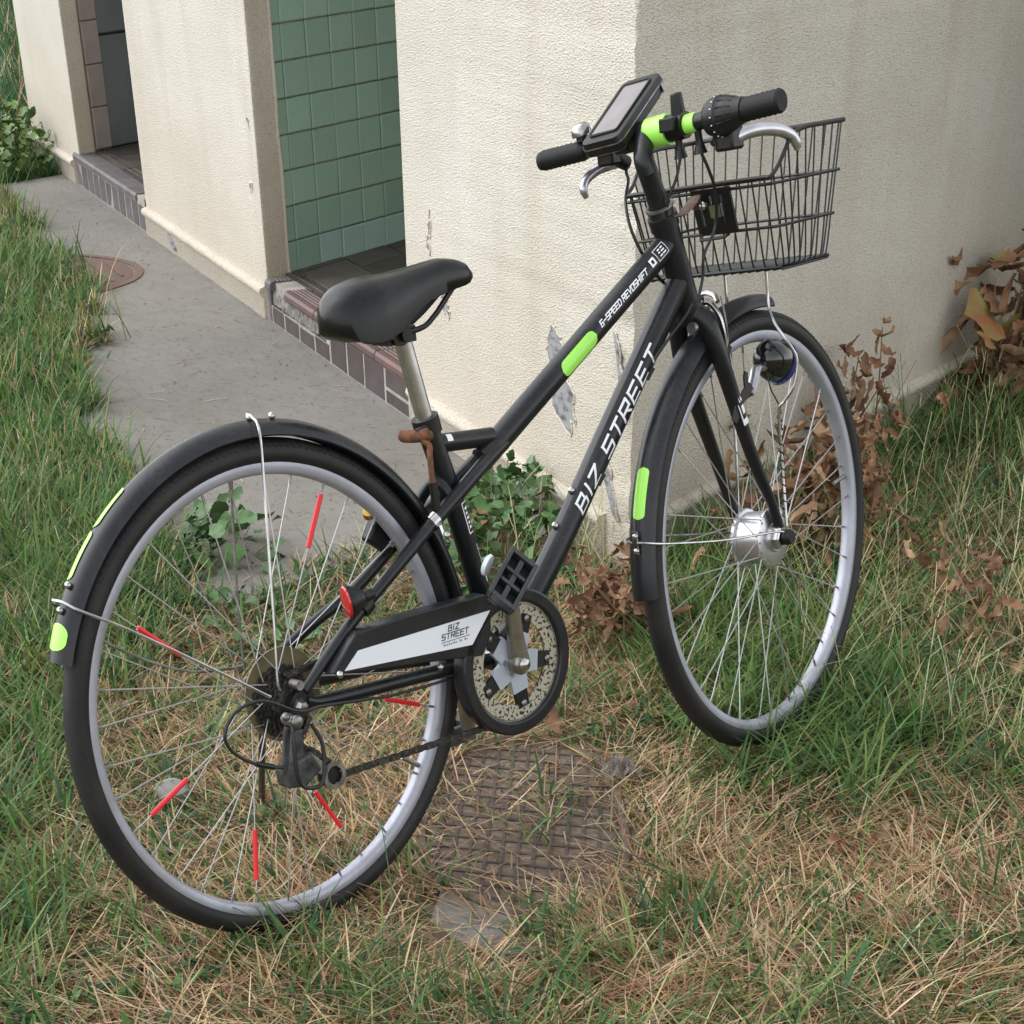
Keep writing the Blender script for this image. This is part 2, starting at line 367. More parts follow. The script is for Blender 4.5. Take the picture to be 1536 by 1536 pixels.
# ------------------------------------------------------------------ setting: ground, path
BD = V(-.57042, .82135, 0); BN = V(.82135, .57042, 0)       # direction of the right-hand wall and its outward normal
XA = V(1, 0, 0)
g = MB(); n = 80
xs = np.concatenate([np.linspace(-150, -14, 10), np.linspace(-12, 6, 61), np.linspace(8, 150, 10)])
ys = np.concatenate([np.linspace(-150, -7, 10), np.linspace(-6, 8, 57), np.linspace(10, 150, 10)])
for yy in ys:
    for xx in xs: g.v.append((xx, yy, -.014 + .006 * (vnoise(np.array(xx * 2.3), np.array(yy * 2.3)) - .5)))
for j in range(len(ys) - 1):
    for i in range(len(xs) - 1):
        a = j * len(xs) + i; g.f.append((a, a + 1, a + 1 + len(xs), a + len(xs)))
tag(g.build('ground', K['soil']), None, None, kind='structure')

SLAB = [(-.575, .04), (-.36, -.45), (-.20, -.78), (-.13, -.98), (-2.0, -1.05), (-4.6, -1.0), (-5.9, -.75), (-6.1, -.3), (-6.26, .04)]
pb_ = MB(); pb_.prism(SLAB, lambda p, q, t: (p, q, t), -.06, 0)
tag(pb_.build('path', K['slab'], smooth=False, bevel=.004), None, None, kind='structure')

def inside(px, py, poly):
    c = np.zeros(px.shape, bool); n = len(poly)
    for i in range(n):
        (x1, y1), (x2, y2) = poly[i], poly[(i + 1) % n]
        k = ((y1 > py) != (y2 > py)) & (px < (x2 - x1) * (py - y1) / (y2 - y1 + 1e-12) + x1); c ^= k
    return c

# ------------------------------------------------------------------ building
B = empty('building', (-2.1, 0, 0)); Binv = Matrix.Translation((2.1, 0, 0))
tag(B, 'cream rendered building corner with recessed doorways, green wall tiles and brown tiled doorsteps', 'building')
def bpart(mb, name, m, parent=B, **kw):
    o = mb.build(name, m, parent, **kw)
    if parent is B: o.matrix_local = Binv.copy()
    return o
def foot(x, d): return V(x, 0, 0) + BD * d
H = 2.6
def wallprism(pts, z0=-.1, z1=H):
    mb = MB(); mb.prism([(p[0], p[1]) for p in pts], lambda p, q, t: (p, q, t), z0, z1); return mb
# corner wall with a worn corner edge
zs = np.concatenate([np.arange(-.1, 1.3, .012), [1.4, 2, H]])
def worn(z):
    e = .5 + .5 * np.tanh((.80 - z) / .06)
    return (.010 + .085 * e + (fbm(np.array(z * 26.), np.array(3.3), 3) - .5) * (.03 + .05 * e),
            .006 + .010 * e + (fbm(np.array(z * 31.), np.array(9.1), 3) - .5) * (.012 + .016 * e))
mb = MB(); rows = []
for z in zs:
    a, b = worn(z); a = max(a, .004); b = max(b, .003)
    mid = (foot(-a, 0) + BD * b * 1.0) * .5 + BN * .002 + V(.0, -.004, 0) + V(rng.normal() * .0015, rng.normal() * .0015, 0)
    pts = [V(-1.423, 0, 0) + BD * 1.3, V(-1.423, 0, 0), V(-a, 0, 0), mid, BD * b, BD * 3.4, BD * 3.4 + V(-1.4, 0, 0)]
    rows.append([p + V(0, 0, z) for p in pts])
for r in rows: mb.v += [tuple(map(float, p)) for p in r]
q = 7
for i in range(len(rows) - 1):
    for k in range(q): mb.f.append((i * q + k, i * q + (k + 1) % q, (i + 1) * q + (k + 1) % q, (i + 1) * q + k))
mb.f.append(tuple(range((len(rows) - 1) * q, len(rows) * q)))
bpart(mb, 'wall', K['stucco'], ang=30)
bpart(wallprism([foot(-4.58, 0), foot(-2.848, 0), foot(-2.848, .112), foot(-2.868, .112), foot(-2.868, 1.4), foot(-4.58, 1.4)]), 'wall', K['stucco'], smooth=False, bevel=.012)
bpart(wallprism([foot(-6.97, 0), foot(-5.83, 0), foot(-5.83, .105), foot(-5.85, .105), foot(-5.85, 1.4), foot(-6.97, 1.4)]), 'wall', K['stucco'], smooth=False, bevel=.012)
mb = MB(); mb.prism([(-7.1, -.0), (.02, 0), (BD * 3.5)[:2], (BD * 3.5)[:2] + V(-7, 0)], lambda p, q, t: (p, q, t), H, H + .25)
bpart(mb, 'roof', K['stucco'], smooth=False)  # unseen roof slab over the walls, put on to shade the doorway recesses
mb = MB(); mb.prism([foot(-6.9, 1.4)[:2], foot(-1.3, 1.4)[:2], foot(-1.3, 1.5)[:2], foot(-6.9, 1.5)[:2]], lambda p, q, t: (p, q, t), 0, H)
bpart(mb, 'back_wall', K['stucco'], smooth=False)
# plinth with rounded ledge
def plinth(p0, p1, nor, end0=True):
    mb = MB(); prof = [(-.01, -.1), (.011, -.1), (.011, .060), (.020, .068), (.025, .078), (.021, .088), (.006, .093), (-.01, .095)]
    n = 24; rows = []
    for i in range(n + 1):
        p = p0 + (p1 - p0) * i / n; j = (fbm(np.array(i * .9 + p0[0] * 7), np.array(p0[1] * 5.), 2) - .5) * .005
        rows.append([p + nor * (o + (j if o > 0 else 0)) + V(0, 0, z) for o, z in prof])
    m = len(prof)
    mb.v = [tuple(map(float, v)) for r in rows for v in r]
    mb.f = [(i * m + k, i * m + k + 1, (i + 1) * m + k + 1, (i + 1) * m + k) for i in range(n) for k in range(m - 1)] + [tuple(range(m)), tuple(n * m + k for k in range(m))]
    bpart(mb, 'plinth', K['stucco'], ang=50)
plinth(V(-1.405, 0, 0), V(-.105, 0, 0), V(0, -1, 0)); plinth(V(-4.56, 0, 0), V(-2.865, 0, 0), V(0, -1, 0)); plinth(V(-6.95, 0, 0), V(-5.93, 0, 0), V(0, -1, 0))
plinth(BD * .03, BD * 3.3, BN)
# bare patches where the render has come away
def patch(pts, label=None, off=.0012, nor=V(0, -1, 0), u=V(1, 0, 0)):
    mb = MB(); P = []
    for i in range(len(pts)):
        a, b = V(*pts[i]), V(*pts[(i + 1) % len(pts)])
        for k in range(5):
            p = a + (b - a) * k / 5 + (rng.normal(size=2) * .0022 * V(2.2, 1)); P.append(p)
    mb.prism([tuple(p) for p in P], lambda p, q, t: u * p + V(0, 0, q) + nor * t, -.004, off)
    bpart(mb, 'bare_patch', K['peel'], smooth=False, label=label)
    if len(pts) > 3 and off < .01:
        rim_ = [u * p[0] + V(0, 0, p[1]) + nor * .0008 for p in P]
        bpart(MB().tube(rim_, [.0022 + .0012 * rng.random() for _ in rim_], 5, closed=True), 'paint_edge', K['stucco'])
patch([(-.45, .36), (-.425, .415), (-.40, .412), (-.355, .385), (-.335, .345), (-.33, .318), (-.29, .30), (-.292, .26), (-.28, .235), (-.305, .243), (-.30, .205), (-.36, .222), (-.415, .245), (-.405, .275), (-.385, .30), (-.425, .32)], 'grey bare patch of missing render on the wall')
patch([(-1.135, .37), (-1.15, .345), (-1.14, .32), (-1.10, .308), (-1.11, .345)])
patch([(-1.225, .525), (-1.24, .50), (-1.225, .47), (-1.21, .50)]); patch([(-1.25, .465), (-1.255, .445), (-1.225, .43), (-1.235, .455)])
patch([(-2.90, .545), (-2.93, .55), (-2.905, .525)]); patch([(-2.93, .375), (-2.96, .372), (-2.95, .35), (-2.925, .362)])
patch([(-.055, .44), (-.07, .46), (-.03, .30), (-.022, .36)], off=.004); patch([(-.10, .20), (-.12, .17), (-.05, .09), (-.07, .16)], off=.004)
patch([(-4.19, .055), (-4.15, .06), (-4.07, .015), (-4.12, .012)], off=.016)

# reveal with green tiles ---------------------------------------------------------
rv = MB(); rv.prism([foot(-2.868, .112)[:2], foot(-2.852, .112)[:2], foot(-2.852, 1.4)[:2], foot(-2.868, 1.4)[:2]], lambda p, q, t: (p, q, t), .08, 1.45)
reveal = bpart(rv, 'tiled_reveal', K['grout'], smooth=False)
rows_z = [.112, .203, .302, .400, .497, .593, .690, .787, .884, .981, 1.078, 1.175]
cols = [.117, .1625] + [.1625 + .1225 * k for k in range(1, 9)]
tcache = {}
def tile_mesh(w, h, t, m, key, dome=.0):
    k = (round(w, 4), round(h, 4), key)
    if k not in tcache:
        b = min(.0035, w * .1); mb = MB()
        ring = lambda x, z, y: [(-x, y, -z), (x, y, -z), (x, y, z), (-x, y, z)]
        mb.v = ring(w / 2, h / 2, 0) + ring(w / 2, h / 2, -t + b) + ring(w / 2 - b, h / 2 - b, -t)
        mb.f = [tuple(r * 4 + i for i in q_) for r in (0, 1) for q_ in ((0, 1, 5, 4), (1, 2, 6, 5), (2, 3, 7, 6), (3, 0, 4, 7))] + [(8, 9, 10, 11)]
        tcache[k] = mb.mesh('tile', m, smooth=False)
    return tcache[k]
def place(me, name, parent, c, right, out, jit=.0006, label=None):
    """tile mesh faces -Y: right = its x axis, out = its -y axis"""
    z = V(0, 0, 1) if abs(out[2]) < .5 else nrm(np.cross(right, -np.asarray(out)))
    Mx = Matrix.Identity(4); yv = -np.asarray(out, float)
    for i in range(3): Mx[i][0], Mx[i][1], Mx[i][2] = right[i], yv[i], z[i]
    Mx = Mx @ Matrix.Rotation(rng.normal() * .006, 4, 'X') @ Matrix.Rotation(rng.normal() * .006, 4, 'Z')
    Mx.translation = Vector(np.asarray(c) + np.asarray(out) * rng.normal() * jit)
    o = link(name, me, parent); o.matrix_local = Mx; return o
for i in range(len(rows_z) - 1):
    for j in range(len(cols) - 1):
        w, h = cols[j + 1] - cols[j] - .0035, rows_z[i + 1] - rows_z[i] - .0032
        me = tile_mesh(w, h, .0045, K['tile2'] if i == 0 and j > 1 else K['tile'], 'b' if i == 0 and j > 1 else 'g')
        c = foot(-2.852, (cols[j] + cols[j + 1]) / 2) + V(0, 0, (rows_z[i] + rows_z[i + 1]) / 2)
        place(me, 'wall_tile', reveal, c, BD, BN)
# pale mortar bead where the render meets the tiles
mb = MB(); mb.tube(spline([foot(-2.846, .113) + V(0, 0, z) + rng.normal(size=3) * .0015 for z in np.linspace(.11, 1.4, 14)], 3), .007, 6)
bpart(mb, 'mortar_bead', K['stucco'])

# near doorstep ---------------------------------------------------------------------
def step(x0, x1, name, lab):
    mb = MB(); mb.prism([(x0, -.0048), (x1, -.0048), foot(x1, 1.4)[:2], foot(x0, 1.4)[:2]], lambda p, q, t: (p, q, t), -.05, .050); mb.prism([(x0, .007 if x0 > -4 else -.0048), (-2.2 if x0 > -4 else x1, .007 if x0 > -4 else -.0048), (-2.2 if x0 > -4 else x1, -.0048), (x1, -.0048), foot(x1, 1.4)[:2], foot(x0, 1.4)[:2]], lambda p, q, t: (p, q, t), .0505, .1165)
    o = bpart(mb, name, K['mortar'], smooth=False); o['label'] = lab; return o
stp = step(-2.85, -1.43, 'doorstep', 'brown tiled doorstep with a broken front edge')
ZI = V(0, 0, 1); OUTF = V(0, -1, 0)
xr = [-2.842, -2.795, -2.655, -2.489, -2.325, -2.166, -1.997, -1.833, -1.645, -1.437]
tops = [.104, .052, .05, .047, .052, .0925, .0925, .0925, .0925]
for k in range(9):
    w = xr[k + 1] - xr[k] - .013; h = tops[k]
    if k == 8:
        for z0, z1 in ((.001, .038), (.041, .0925)):
            place(tile_mesh(w, z1 - z0, .012, K['riser'], 'r'), 'riser_tile', stp, V((xr[k] + xr[k + 1]) / 2, .006, (z0 + z1) / 2), XA, OUTF)
        continue
    place(tile_mesh(w, h - .001, .012, K['greyt'] if k == 0 else K['riser'], 'gr%d' % (k == 0)), 'riser_tile', stp, V((xr[k] + xr[k + 1]) / 2, .006, h / 2), XA, OUTF)
# rough mortar left where tiles broke away
mb = MB(); nn = 26; P = []
for i in range(nn + 1):
    x = -2.79 + (.60) * i / nn
    r = rng.random(4); P.append([(x, .008, .05), (x, -.006 + .006 * r[0], .054 + .004 * r[1]), (x, -.002 + .007 * r[2], .083 + .016 * r[3]), (x, .03, .1105)])
mb.v = [v for r in P for v in r]; mb.f = [(i * 4 + k, i * 4 + k + 1, i * 4 + 5 + k, i * 4 + 4 + k) for i in range(nn) for k in range(3)]
mb.build('broken_edge', K['rubble'], stp, smooth=False)
# ridged nosing tiles
def nosing(x0, x1, m=K['red']):
    mb = MB(); prof = [(.004, .094), (-.010, .094), (-.013, .100), (-.012, .112), (-.006, .120), (.006, .1225)]
    for k in range(4): y = .010 + k * .013; prof += [(y, .1225), (y + .003, .1195), (y + .006, .1195), (y + .009, .1225)]
    prof += [(.066, .1225), (.066, .108)]
    mb.prism(prof, lambda p, q, t: (t, p, q), x0 + .003, x1 - .003); mb.build('nosing_tile', m, stp, smooth=False)
nosing(-2.842, -2.775, K['greyt'])
for a, b in ((-2.62, -2.30), (-2.30, -1.99), (-1.99, -1.71), (-1.71, -1.437)): nosing(a, b)
def tread(parent, x0, x1, y0, y1, m, key, z=.110):
    for_c = V((x0 + x1) / 2, (y0 + y1) / 2, z); sh = BD[0] / BD[1]
    mb = MB(); g_ = .004; P = [(x0 + sh * y0 + g_, y0 + g_), (x1 + sh * y0 - g_, y0 + g_), (x1 + sh * y1 - g_, y1 - g_), (x0 + sh * y1 + g_, y1 - g_)]
    mb.prism(P, lambda p, q, t: (p, q, t), z, z + .010 + rng.random() * .0012); mb.build('tread_tile', m, parent, smooth=False)
for y0, y1, wd, off in ((.070, .098, .31, .0), (.098, .13, .31, .12), (.13, .33, .31, .05), (.33, .53, .31, .2), (.53, .73, .31, .08), (.73, .93, .31, .17)):
    x = -2.845
    e = x + off if off else x + wd
    while x < -1.44:
        e2 = min(e, -1.435)
        if e2 - x > .02: tread(stp, x, e2, y0, y1, K['tread'], 't')
        x = e2; e = x + wd
# far doorway ------------------------------------------------------------------------
stf = step(-5.925, -4.575, 'doorstep', 'dark grey tiled doorstep of the far doorway')
nw = 11
for k in range(nw):
    w = 1.34 / nw; x = -5.92 + (k + .5) * w
    place(tile_mesh(w - .012, .088, .012, K['greyt'], 'gf'), 'riser_tile', stf, V(x, .006, .046), XA, OUTF)
mb = MB(); mb.prism([(.004, .094), (-.012, .094), (-.013, .112), (-.006, .121), (.07, .1215), (.07, .108)], lambda p, q, t: (t, p, q), -5.92, -4.70); mb.build('nosing_tile', K['greyt'], stf, smooth=False)
for y0, y1, wd in ((.074, .105, .33), (.105, .135, .33), (.135, .33, .33), (.33, .53, .33), (.53, .73, .33)):
    x = -5.92
    while x < -4.6:
        tread(stf, x, min(x + wd, -4.58), y0, y1, K['tread'], 'tf'); x += wd
rb = MB(); rb.prism([foot(-5.85, .105)[:2], foot(-5.845, .105)[:2], foot(-5.845, .212)[:2], foot(-5.85, .212)[:2]], lambda p, q, t: (p, q, t), .11, 1.5)
blk = bpart(rb, 'block_reveal', K['grout'], smooth=False)
for k in range(9):
    z = .125 + k * .155
    place(tile_mesh(.098, .152, .012, K['block'], 'bk'), 'block', blk, foot(-5.845, .160) + V(0, 0, z + .077), BD, BN)
mb = MB(); mb.prism([foot(-5.85, .2145)[:2], foot(-5.846, .2145)[:2], foot(-5.846, 1.385)[:2], foot(-5.85, 1.385)[:2]], lambda p, q, t: (p, q, t), .10, 1.4)
bpart(mb, 'gap_shade_backing', K['plastic'], smooth=False)  # black sheet added behind the panels so their gap reads as shaded
for z0, z1 in ((.125, .528), (.538, 1.3)):
    mb = MB(); mb.prism([foot(-5.85, .215)[:2], foot(-5.838, .215)[:2], foot(-5.838, 1.38)[:2], foot(-5.85, 1.38)[:2]], lambda p, q, t: (p, q, t), z0, z1)
    bpart(mb, 'door_panel', K['panel'], smooth=False, bevel=.004)

# ------------------------------------------------------------------ iron covers
mc = empty('manhole_cover', (-3.93, -.62, 0)); tag(mc, 'round rusty iron manhole cover set in the concrete path, half under grass', 'manhole cover')
MB().lathe([(.435, -.004), (.435, .004), (.405, .004), (.405, -.004)], 64, ax=(0, 0, 1)).build('frame_ring', K['rust'], mc)
mb = MB(); mb.lathe([(0, .004), (.385, .004), (.398, .001), (.398, -.004)], 64, ax=(0, 0, 1)); mb.build('lid', K['rust'], mc)
mb = MB()
for k in range(-6, 7):
    w = math.sqrt(.37 ** 2 - (k * .055) ** 2)
    mb.box((0, k * .055, .0055), (2 * w, .012, .005))
mb.build('rib', K['rust'], mc, smooth=False)

cc = empty('drain_cover', (1.13, -.70, -.006)); tag(cc, 'brown cast iron drain cover with a square grid, sunk beneath the crank', 'drain cover')
out = [(.80, -.66), (.86, -.735), (.975, -.80), (1.10, -.865), (1.221, -.90), (1.30, -.892), (1.38, -.868), (1.439, -.835), (1.462, -.775), (1.449, -.716), (1.41, -.655), (1.362, -.612), (1.25, -.56), (1.10, -.51), (.984, -.485), (.90, -.49), (.82, -.535), (.79, -.60)]
O2 = [p[:2] - V(1.13, -.70) for p in spline([V(a, b, 0) for a, b in out], 4, closed=True)]
mb = MB(); mb.prism([tuple(p) for p in O2], lambda p, q, t: (p, q, t), -.02, .0); mb.build('lid', K['cover'], cc, smooth=False)
mb = MB(); mb.tube([V(p[0] * 1.015, p[1] * 1.015, .0) for p in O2], .008, 6, closed=True); mb.build('rim', K['cover'], cc)
inn = [tuple(p * .965) for p in O2]
def clipline(o, d_):
    ts = np.linspace(-.6, .6, 241); x = o[0] + d_[0] * ts; y = o[1] + d_[1] * ts; k = inside(x, y, inn)
    return (ts[k].min(), ts[k].max()) if k.any() else None
d1 = nrm(V(.41, -.185)); d2 = nrm(V(.061, .083))
p1, p2 = V(.0385, -.0185), V(.0112, .0152)
for stepv, dv, cnt, wd in ((p1, d2, 20, .006), (p2 * 1.45, d1, 20, .0055)):
    for k in range(-cnt, cnt + 1):
        o = stepv * k; c = clipline(o, dv)
        if c and c[1] - c[0] > .03:
            zz = .0004 if dv is d1 else .0009; a, b = V(*(o + dv * c[0]), zz), V(*(o + dv * c[1]), zz); ax = nrm(b - a)
            mb = MB(); mb.box((a + b) / 2, (np.linalg.norm(b - a), wd, .0028), (ax, np.cross((0, 0, 1), ax), (0, 0, 1)))
            mb.build('rib', K['coverrib'], cc, smooth=False)
# concrete surround showing in front of the cover
mb = MB(); P = [tuple(p[:2]) for p in spline([V(*(o * (1.10 + .10 * rng.random())), 0) for o in O2[::5]], 4, closed=True)]
P = [(p[0] + (.05 if p[0] > .2 else 0), p[1] - (.05 if p[0] > .2 else 0)) for p in P]
mb.prism(P, lambda p, q, t: (p, q, t), -.05, -.004); mb.build('concrete_surround', K['slab'], cc, smooth=False)

# ------------------------------------------------------------------ bicycle
BK = empty('bicycle'); tag(BK, 'matt black city bicycle with front basket and lime reflective stickers on its stand', 'bicycle')
BK.empty_display_size = .3
_B = [[-.337538, -.936532, -.094787], [.941312, -.335823, -.033989], [0., -.100697, .994917]]
Mb = Matrix.Identity(4)
for i in range(3):
    for j in range(3): Mb[i][j] = _B[i][j]
Mb.translation = BIKE_ORIGIN if 'BIKE_ORIGIN' in globals() else Vector((1.33316, -1.14184, -.01029))
BK.matrix_world = Mb
TB = Matrix.Translation((0, 0, .345))
dl = .21244
_ax = Vector((-math.sin(math.radians(21)), 0, math.cos(math.radians(21))))
TF = TB @ Matrix.Translation((.853, 0, .44)) @ Matrix.Rotation(dl, 4, _ax) @ Matrix.Translation((-.853, 0, -.44))
def part(mb, name, m, front=False, parent=None, **kw):
    if parent: return mb.build(name, m, parent, **kw)
    return mb.build(name, m, BK, mw=TF if front else TB, **kw)

# frame --------------------------------------------------------------------------
HT0, HT1 = V(.875, 0, .383), V(.8285, 0, .505)
HD = nrm(HT1 - HT0)
fr = MB()
fr.tube([HT0, HT1], .0205, 20)
for c in (HT0, HT1): fr.tube([c - HD * .006, c + HD * .006], .0228, 20)
TT0, TT1 = V(.838, 0, .479), V(.43, 0, .2445)
TTD = nrm(TT0 - TT1); fr.tube([TT0, TT1], .0182, 20)
DT0, DT1 = V(.858, 0, .425), V(.545, 0, .066)
DTD = nrm(DT0 - DT1)
fr.tube(spline([DT0, V(.70, 0, .2445), DT1, V(.425, 0, -.04)], 6), .0198, 20)
ST0, ST1 = V(.328, 0, .318), V(.418, 0, -.03)
fr.tube(spline([ST0, V(.351, 0, .250), V(.375, 0, .172), V(.401, 0, .072), ST1], 5), .0166, 18)
fr.tube([V(.338, 0, .282), V(.452, 0, .2725)], .0130, 16)
STR = spline([V(.47, -.008, .262), V(.425, -.014, .243), V(.355, -.030, .214), V(.282, -.042, .181), V(.20, -.053, .139), V(.115, -.060, .092), V(.05, -.062, .047), V(.012, -.062, .018)], 5)
STL = spline([V(.47, .008, .262), V(.425, .014, .24), V(.355, .030, .195), V(.29, .042, .157), V(.203, .05, .102), V(.133, .052, .076), V(.067, .053, .048), V(.012, .055, .02)], 5)
fr.tube(STR, [.0105, .0105, .0095, .0085, .008], 12); fr.tube(STL, [.0105, .0105, .0095, .0085, .008], 12)
CSR = spline([V(.012, -.061, .004), V(.04, -.057, -.005), V(.12, -.054, -.011), V(.24, -.05, -.018), V(.33, -.04, -.028), V(.40, -.03, -.035)], 5)
fr.tube(CSR, [.0085, .0095, .0105, .0105, .0105, .0105], 12)
fr.tube([p * V(1, -1, 1) for p in CSR], [.0085, .0095, .0105, .0105, .0105, .0105], 12)
fr.tube([V(.408, -.036, -.036), V(.408, .036, -.036)], .021, 18)
for s in (-1, 1):
    fr.prism([(-.008, -.012), (.010, -.014), (.035, -.010), (.030, .004), (.022, .022), (.008, .024), (-.008, .012), (-.012, .0)], lambda p, q, t, s=s: (p, s * t, q), .058, .064)
fr.prism([(-.032, -.026), (-.018, -.028), (-.004, -.010), (-.012, -.002)], lambda p, q, t: (p, -t, q), .0585, .0635)
frame = part(fr, 'frame', K['black'])
# tyre-clearing bridge behind the seat tube
mb = MB(); mb.tube(spline([V(.268, .048, .142), V(.300, .040, .166), V(.318, .030, .194), V(.330, .012, .222), V(.336, -.006, .232), V(.345, -.020, .214), V(.352, -.022, .20)], 6), .0085, 12)
mb.build('stay_bridge', K['black'], frame)
def tube_map(a, d, r, tilt=0.):
    """flat text on the right-hand side of a tube: s along the tube, t across it"""
    u = nrm(np.cross(V(0, -1, 0), d)); u = u if u[2] > 0 else -u
    def fn(s_, t_):
        th = t_ / r + tilt
        return a + d * s_ + r * (V(0, -1, 0) * math.cos(th) + u * math.sin(th))
    return fn
# down-tube name
w, gp, h = .0182, .0085, .0200
Ltxt = text_len('BIZ STREET', w, gp, .95)
A_ = V(.606, 0, .1385); Bq = V(.779, 0, .336); dd = nrm(Bq - A_)
sc = np.linalg.norm(Bq - A_) / Ltxt
mb = MB(); lettering(mb, 'BIZ STREET', tube_map(A_, dd, .0205, .16 - h / 2 / .0205), h, w * sc, gp * sc, .0039, .32, .95)
mb.build('down_tube_lettering', K['white'], frame, smooth=False)
mb = MB(); w2, g2 = .0056, .0021; L2 = text_len('6-SPEED REVOSHIFT', w2, g2)
A2 = TT1 + TTD * np.dot(V(.672, 0, .387) - TT1, TTD); B2 = TT1 + TTD * np.dot(V(.771, 0, .448) - TT1, TTD); s2 = np.linalg.norm(B2 - A2) / L2
lettering(mb, '6-SPEED REVOSHIFT', tube_map(A2, TTD, .0188, .38 - .004 / .0188), .0078, w2 * s2, g2 * s2, .0017, .25)
mb.build('top_tube_lettering', K['white'], frame, smooth=False)
def decal(a, d, r, tilt, rects, name, m):
    fn = tube_map(a, d, r, tilt); mb = MB()
    for x0, x1, y0, y1 in rects:
        k = 4
        vs = [fn(x, y0 + (y1 - y0) * i / k) for i in range(k + 1) for x in (x0, x1)]
        mb.add(vs, [(2 * i, 2 * i + 1, 2 * i + 3, 2 * i + 2) for i in range(k)])
    return mb.build(name, m, frame, smooth=False)
def boxoutline(w, h, t): return [(0, w, 0, t), (0, w, h - t, h), (0, t, t, h - t), (w - t, w, t, h - t)]
# lime reflective sticker on the top tube
def pill(fn, L, wd, name, m, par, n=14, k=6):
    mb = MB(); vs = []; N = 2 * n
    for i in range(N + 1):
        x = L * i / N; e = min(x, L - x); hw = wd / 2 if e > wd / 2 else math.sqrt(max(0, (wd / 2) ** 2 - (wd / 2 - e) ** 2))
        vs += [fn(x, -hw + 2 * hw * j / k) for j in range(k + 1)]
    fs = [(i * (k + 1) + j, (i + 1) * (k + 1) + j, (i + 1) * (k + 1) + j + 1, i * (k + 1) + j + 1) for i in range(N) for j in range(k)]
    mb.add(vs, fs); return mb.build(name, m, par)
A3 = TT1 + TTD * np.dot(V(.589, 0, .336) - TT1, TTD)
pill(tube_map(A3, TTD, .0193, .12), .083, .024, 'reflective_sticker', K['neon'], frame)
A4 = TT1 + TTD * np.dot(V(.792, 0, .46) - TT1, TTD)
decal(A4 + TTD * .004, TTD, .0189, .05, boxoutline(.024, .019, .0009) + [(.006, .012, .004, .006), (.013, .02, .004, .006), (.006, .010, .009, .011), (.012, .019, .0085, .0105), (.007, .012, .013, .015), (.014, .019, .013, .015)], 'frame_label', K['white'])
decal(A4 - TTD * .012, TTD, .0189, .15, [(.0, .011, .0, .003), (.0, .003, .003, .012), (.008, .011, .003, .012), (.003, .008, .009, .012)], 'frame_label', K['white'])
SD = nrm(V(.401, 0, .072) - V(.375, 0, .172)); A5 = V(.368, 0, .196)
decal(A5, SD, .0173, .05, boxoutline(.047, .017, .0016) + [(.008, .012, .004, .013), (.015, .019, .004, .009), (.022, .026, .004, .012), (.029, .033, .004, .009), (.036, .04, .004, .010)], 'frame_label', K['white'])
decal(A5 + SD * .066, SD, .0173, .55, boxoutline(.060, .010, .0016) + [(0, .010, 0, .010), (.052, .060, 0, .010)], 'frame_label', K['white'])
decal(V(.352, 0, .2805) + V(0, 0, .0), nrm(V(.452, 0, .2725) - V(.338, 0, .282)), .0137, .25, [(.006, .0165, .0, .011)], 'frame_label', K['white'])
mb = MB()
for X, Z in ((.607, .168), (.568, .124)): mb.sphere(V(X, 0, Z) + V(-.0, 0, 0), .006)
mb.build('bottle_bolt', K['chrome'], frame)

# seat -----------------------------------------------------------------------------
mb = MB(); mb.tube([V(.334, 0, .298), V(.300, 0, .437)], .0128, 18); part(mb, 'seat_post', mat('satin_post', (.74, .75, .77), .28, 1., col2=(.52, .52, .53), nscale=25))
mb = MB(); a, b = V(.3345, 0, .298), V(.329, 0, .320); mb.tube([a, b], .0205, 18); mb.tube([V(.318, -.016, .305), V(.300, -.014, .302)], .008, 10); clamp = part(mb, 'seat_clamp', K['plastic'])
mb = MB(); mb.tube(spline([V(.312, -.028, .302), V(.300, -.012, .300), V(.293, .008, .300)], 4), .0085, 10)
mb.tube(spline([V(.302, -.022, .296), V(.309, -.030, .288), V(.304, -.036, .278), V(.302, -.038, .255), V(.303, -.038, .235)], 5), .0045, 8)
mb.sphere((.293, .010, .300), .008, (.9, 1, 1), 8, 6); mb.sphere((.312, -.028, .300), .0075, (1, .8, 1), 8, 6)
mb.build('quick_release_lever', K['rusty'], clamp)
mb = MB(); mb.tube(spline([V(.303, -.038, .240), V(.3045, -.038, .21), V(.306, -.037, .178)], 4), .0065, 8); mb.build('lever_sleeve', K['plastic'], clamp)
# saddle: loft of cross sections
secs = []
NX = 26
for i in range(NX + 1):
    t = i / NX; x = .170 + .262 * t
    hw = np.interp(t, [0, .03, .08, .16, .28, .42, .55, .7, .85, .95, 1], [.008, .026, .038, .047, .050, .043, .034, .027, .023, .020, .012])
    top = np.interp(t, [0, .04, .12, .25, .45, .65, .8, .9, .96, 1], [.474, .492, .504, .510, .509, .512, .515, .511, .505, .494])
    bot = np.interp(t, [0, .04, .12, .25, .38, .5, .65, .85, .95, 1], [.462, .448, .438, .434, .440, .455, .470, .477, .479, .485])
    ring = []
    m = 18
    for k in range(m + 1):
        a = math.pi * k / m; cy = math.cos(a); sy = math.sin(a)
        yy = hw * (abs(cy) ** .75) * (1 if cy > 0 else -1); zz = bot + (top - bot) * (sy ** .62)
        ring.append((x, yy, zz))
    ring += [(x, -hw * .93, bot - .001), (x, 0, bot - .003), (x, hw * .93, bot - .001)]
    secs.append(ring)
mb = MB(); mm = len(secs[0]); mb.v = [p for r in secs for p in r]
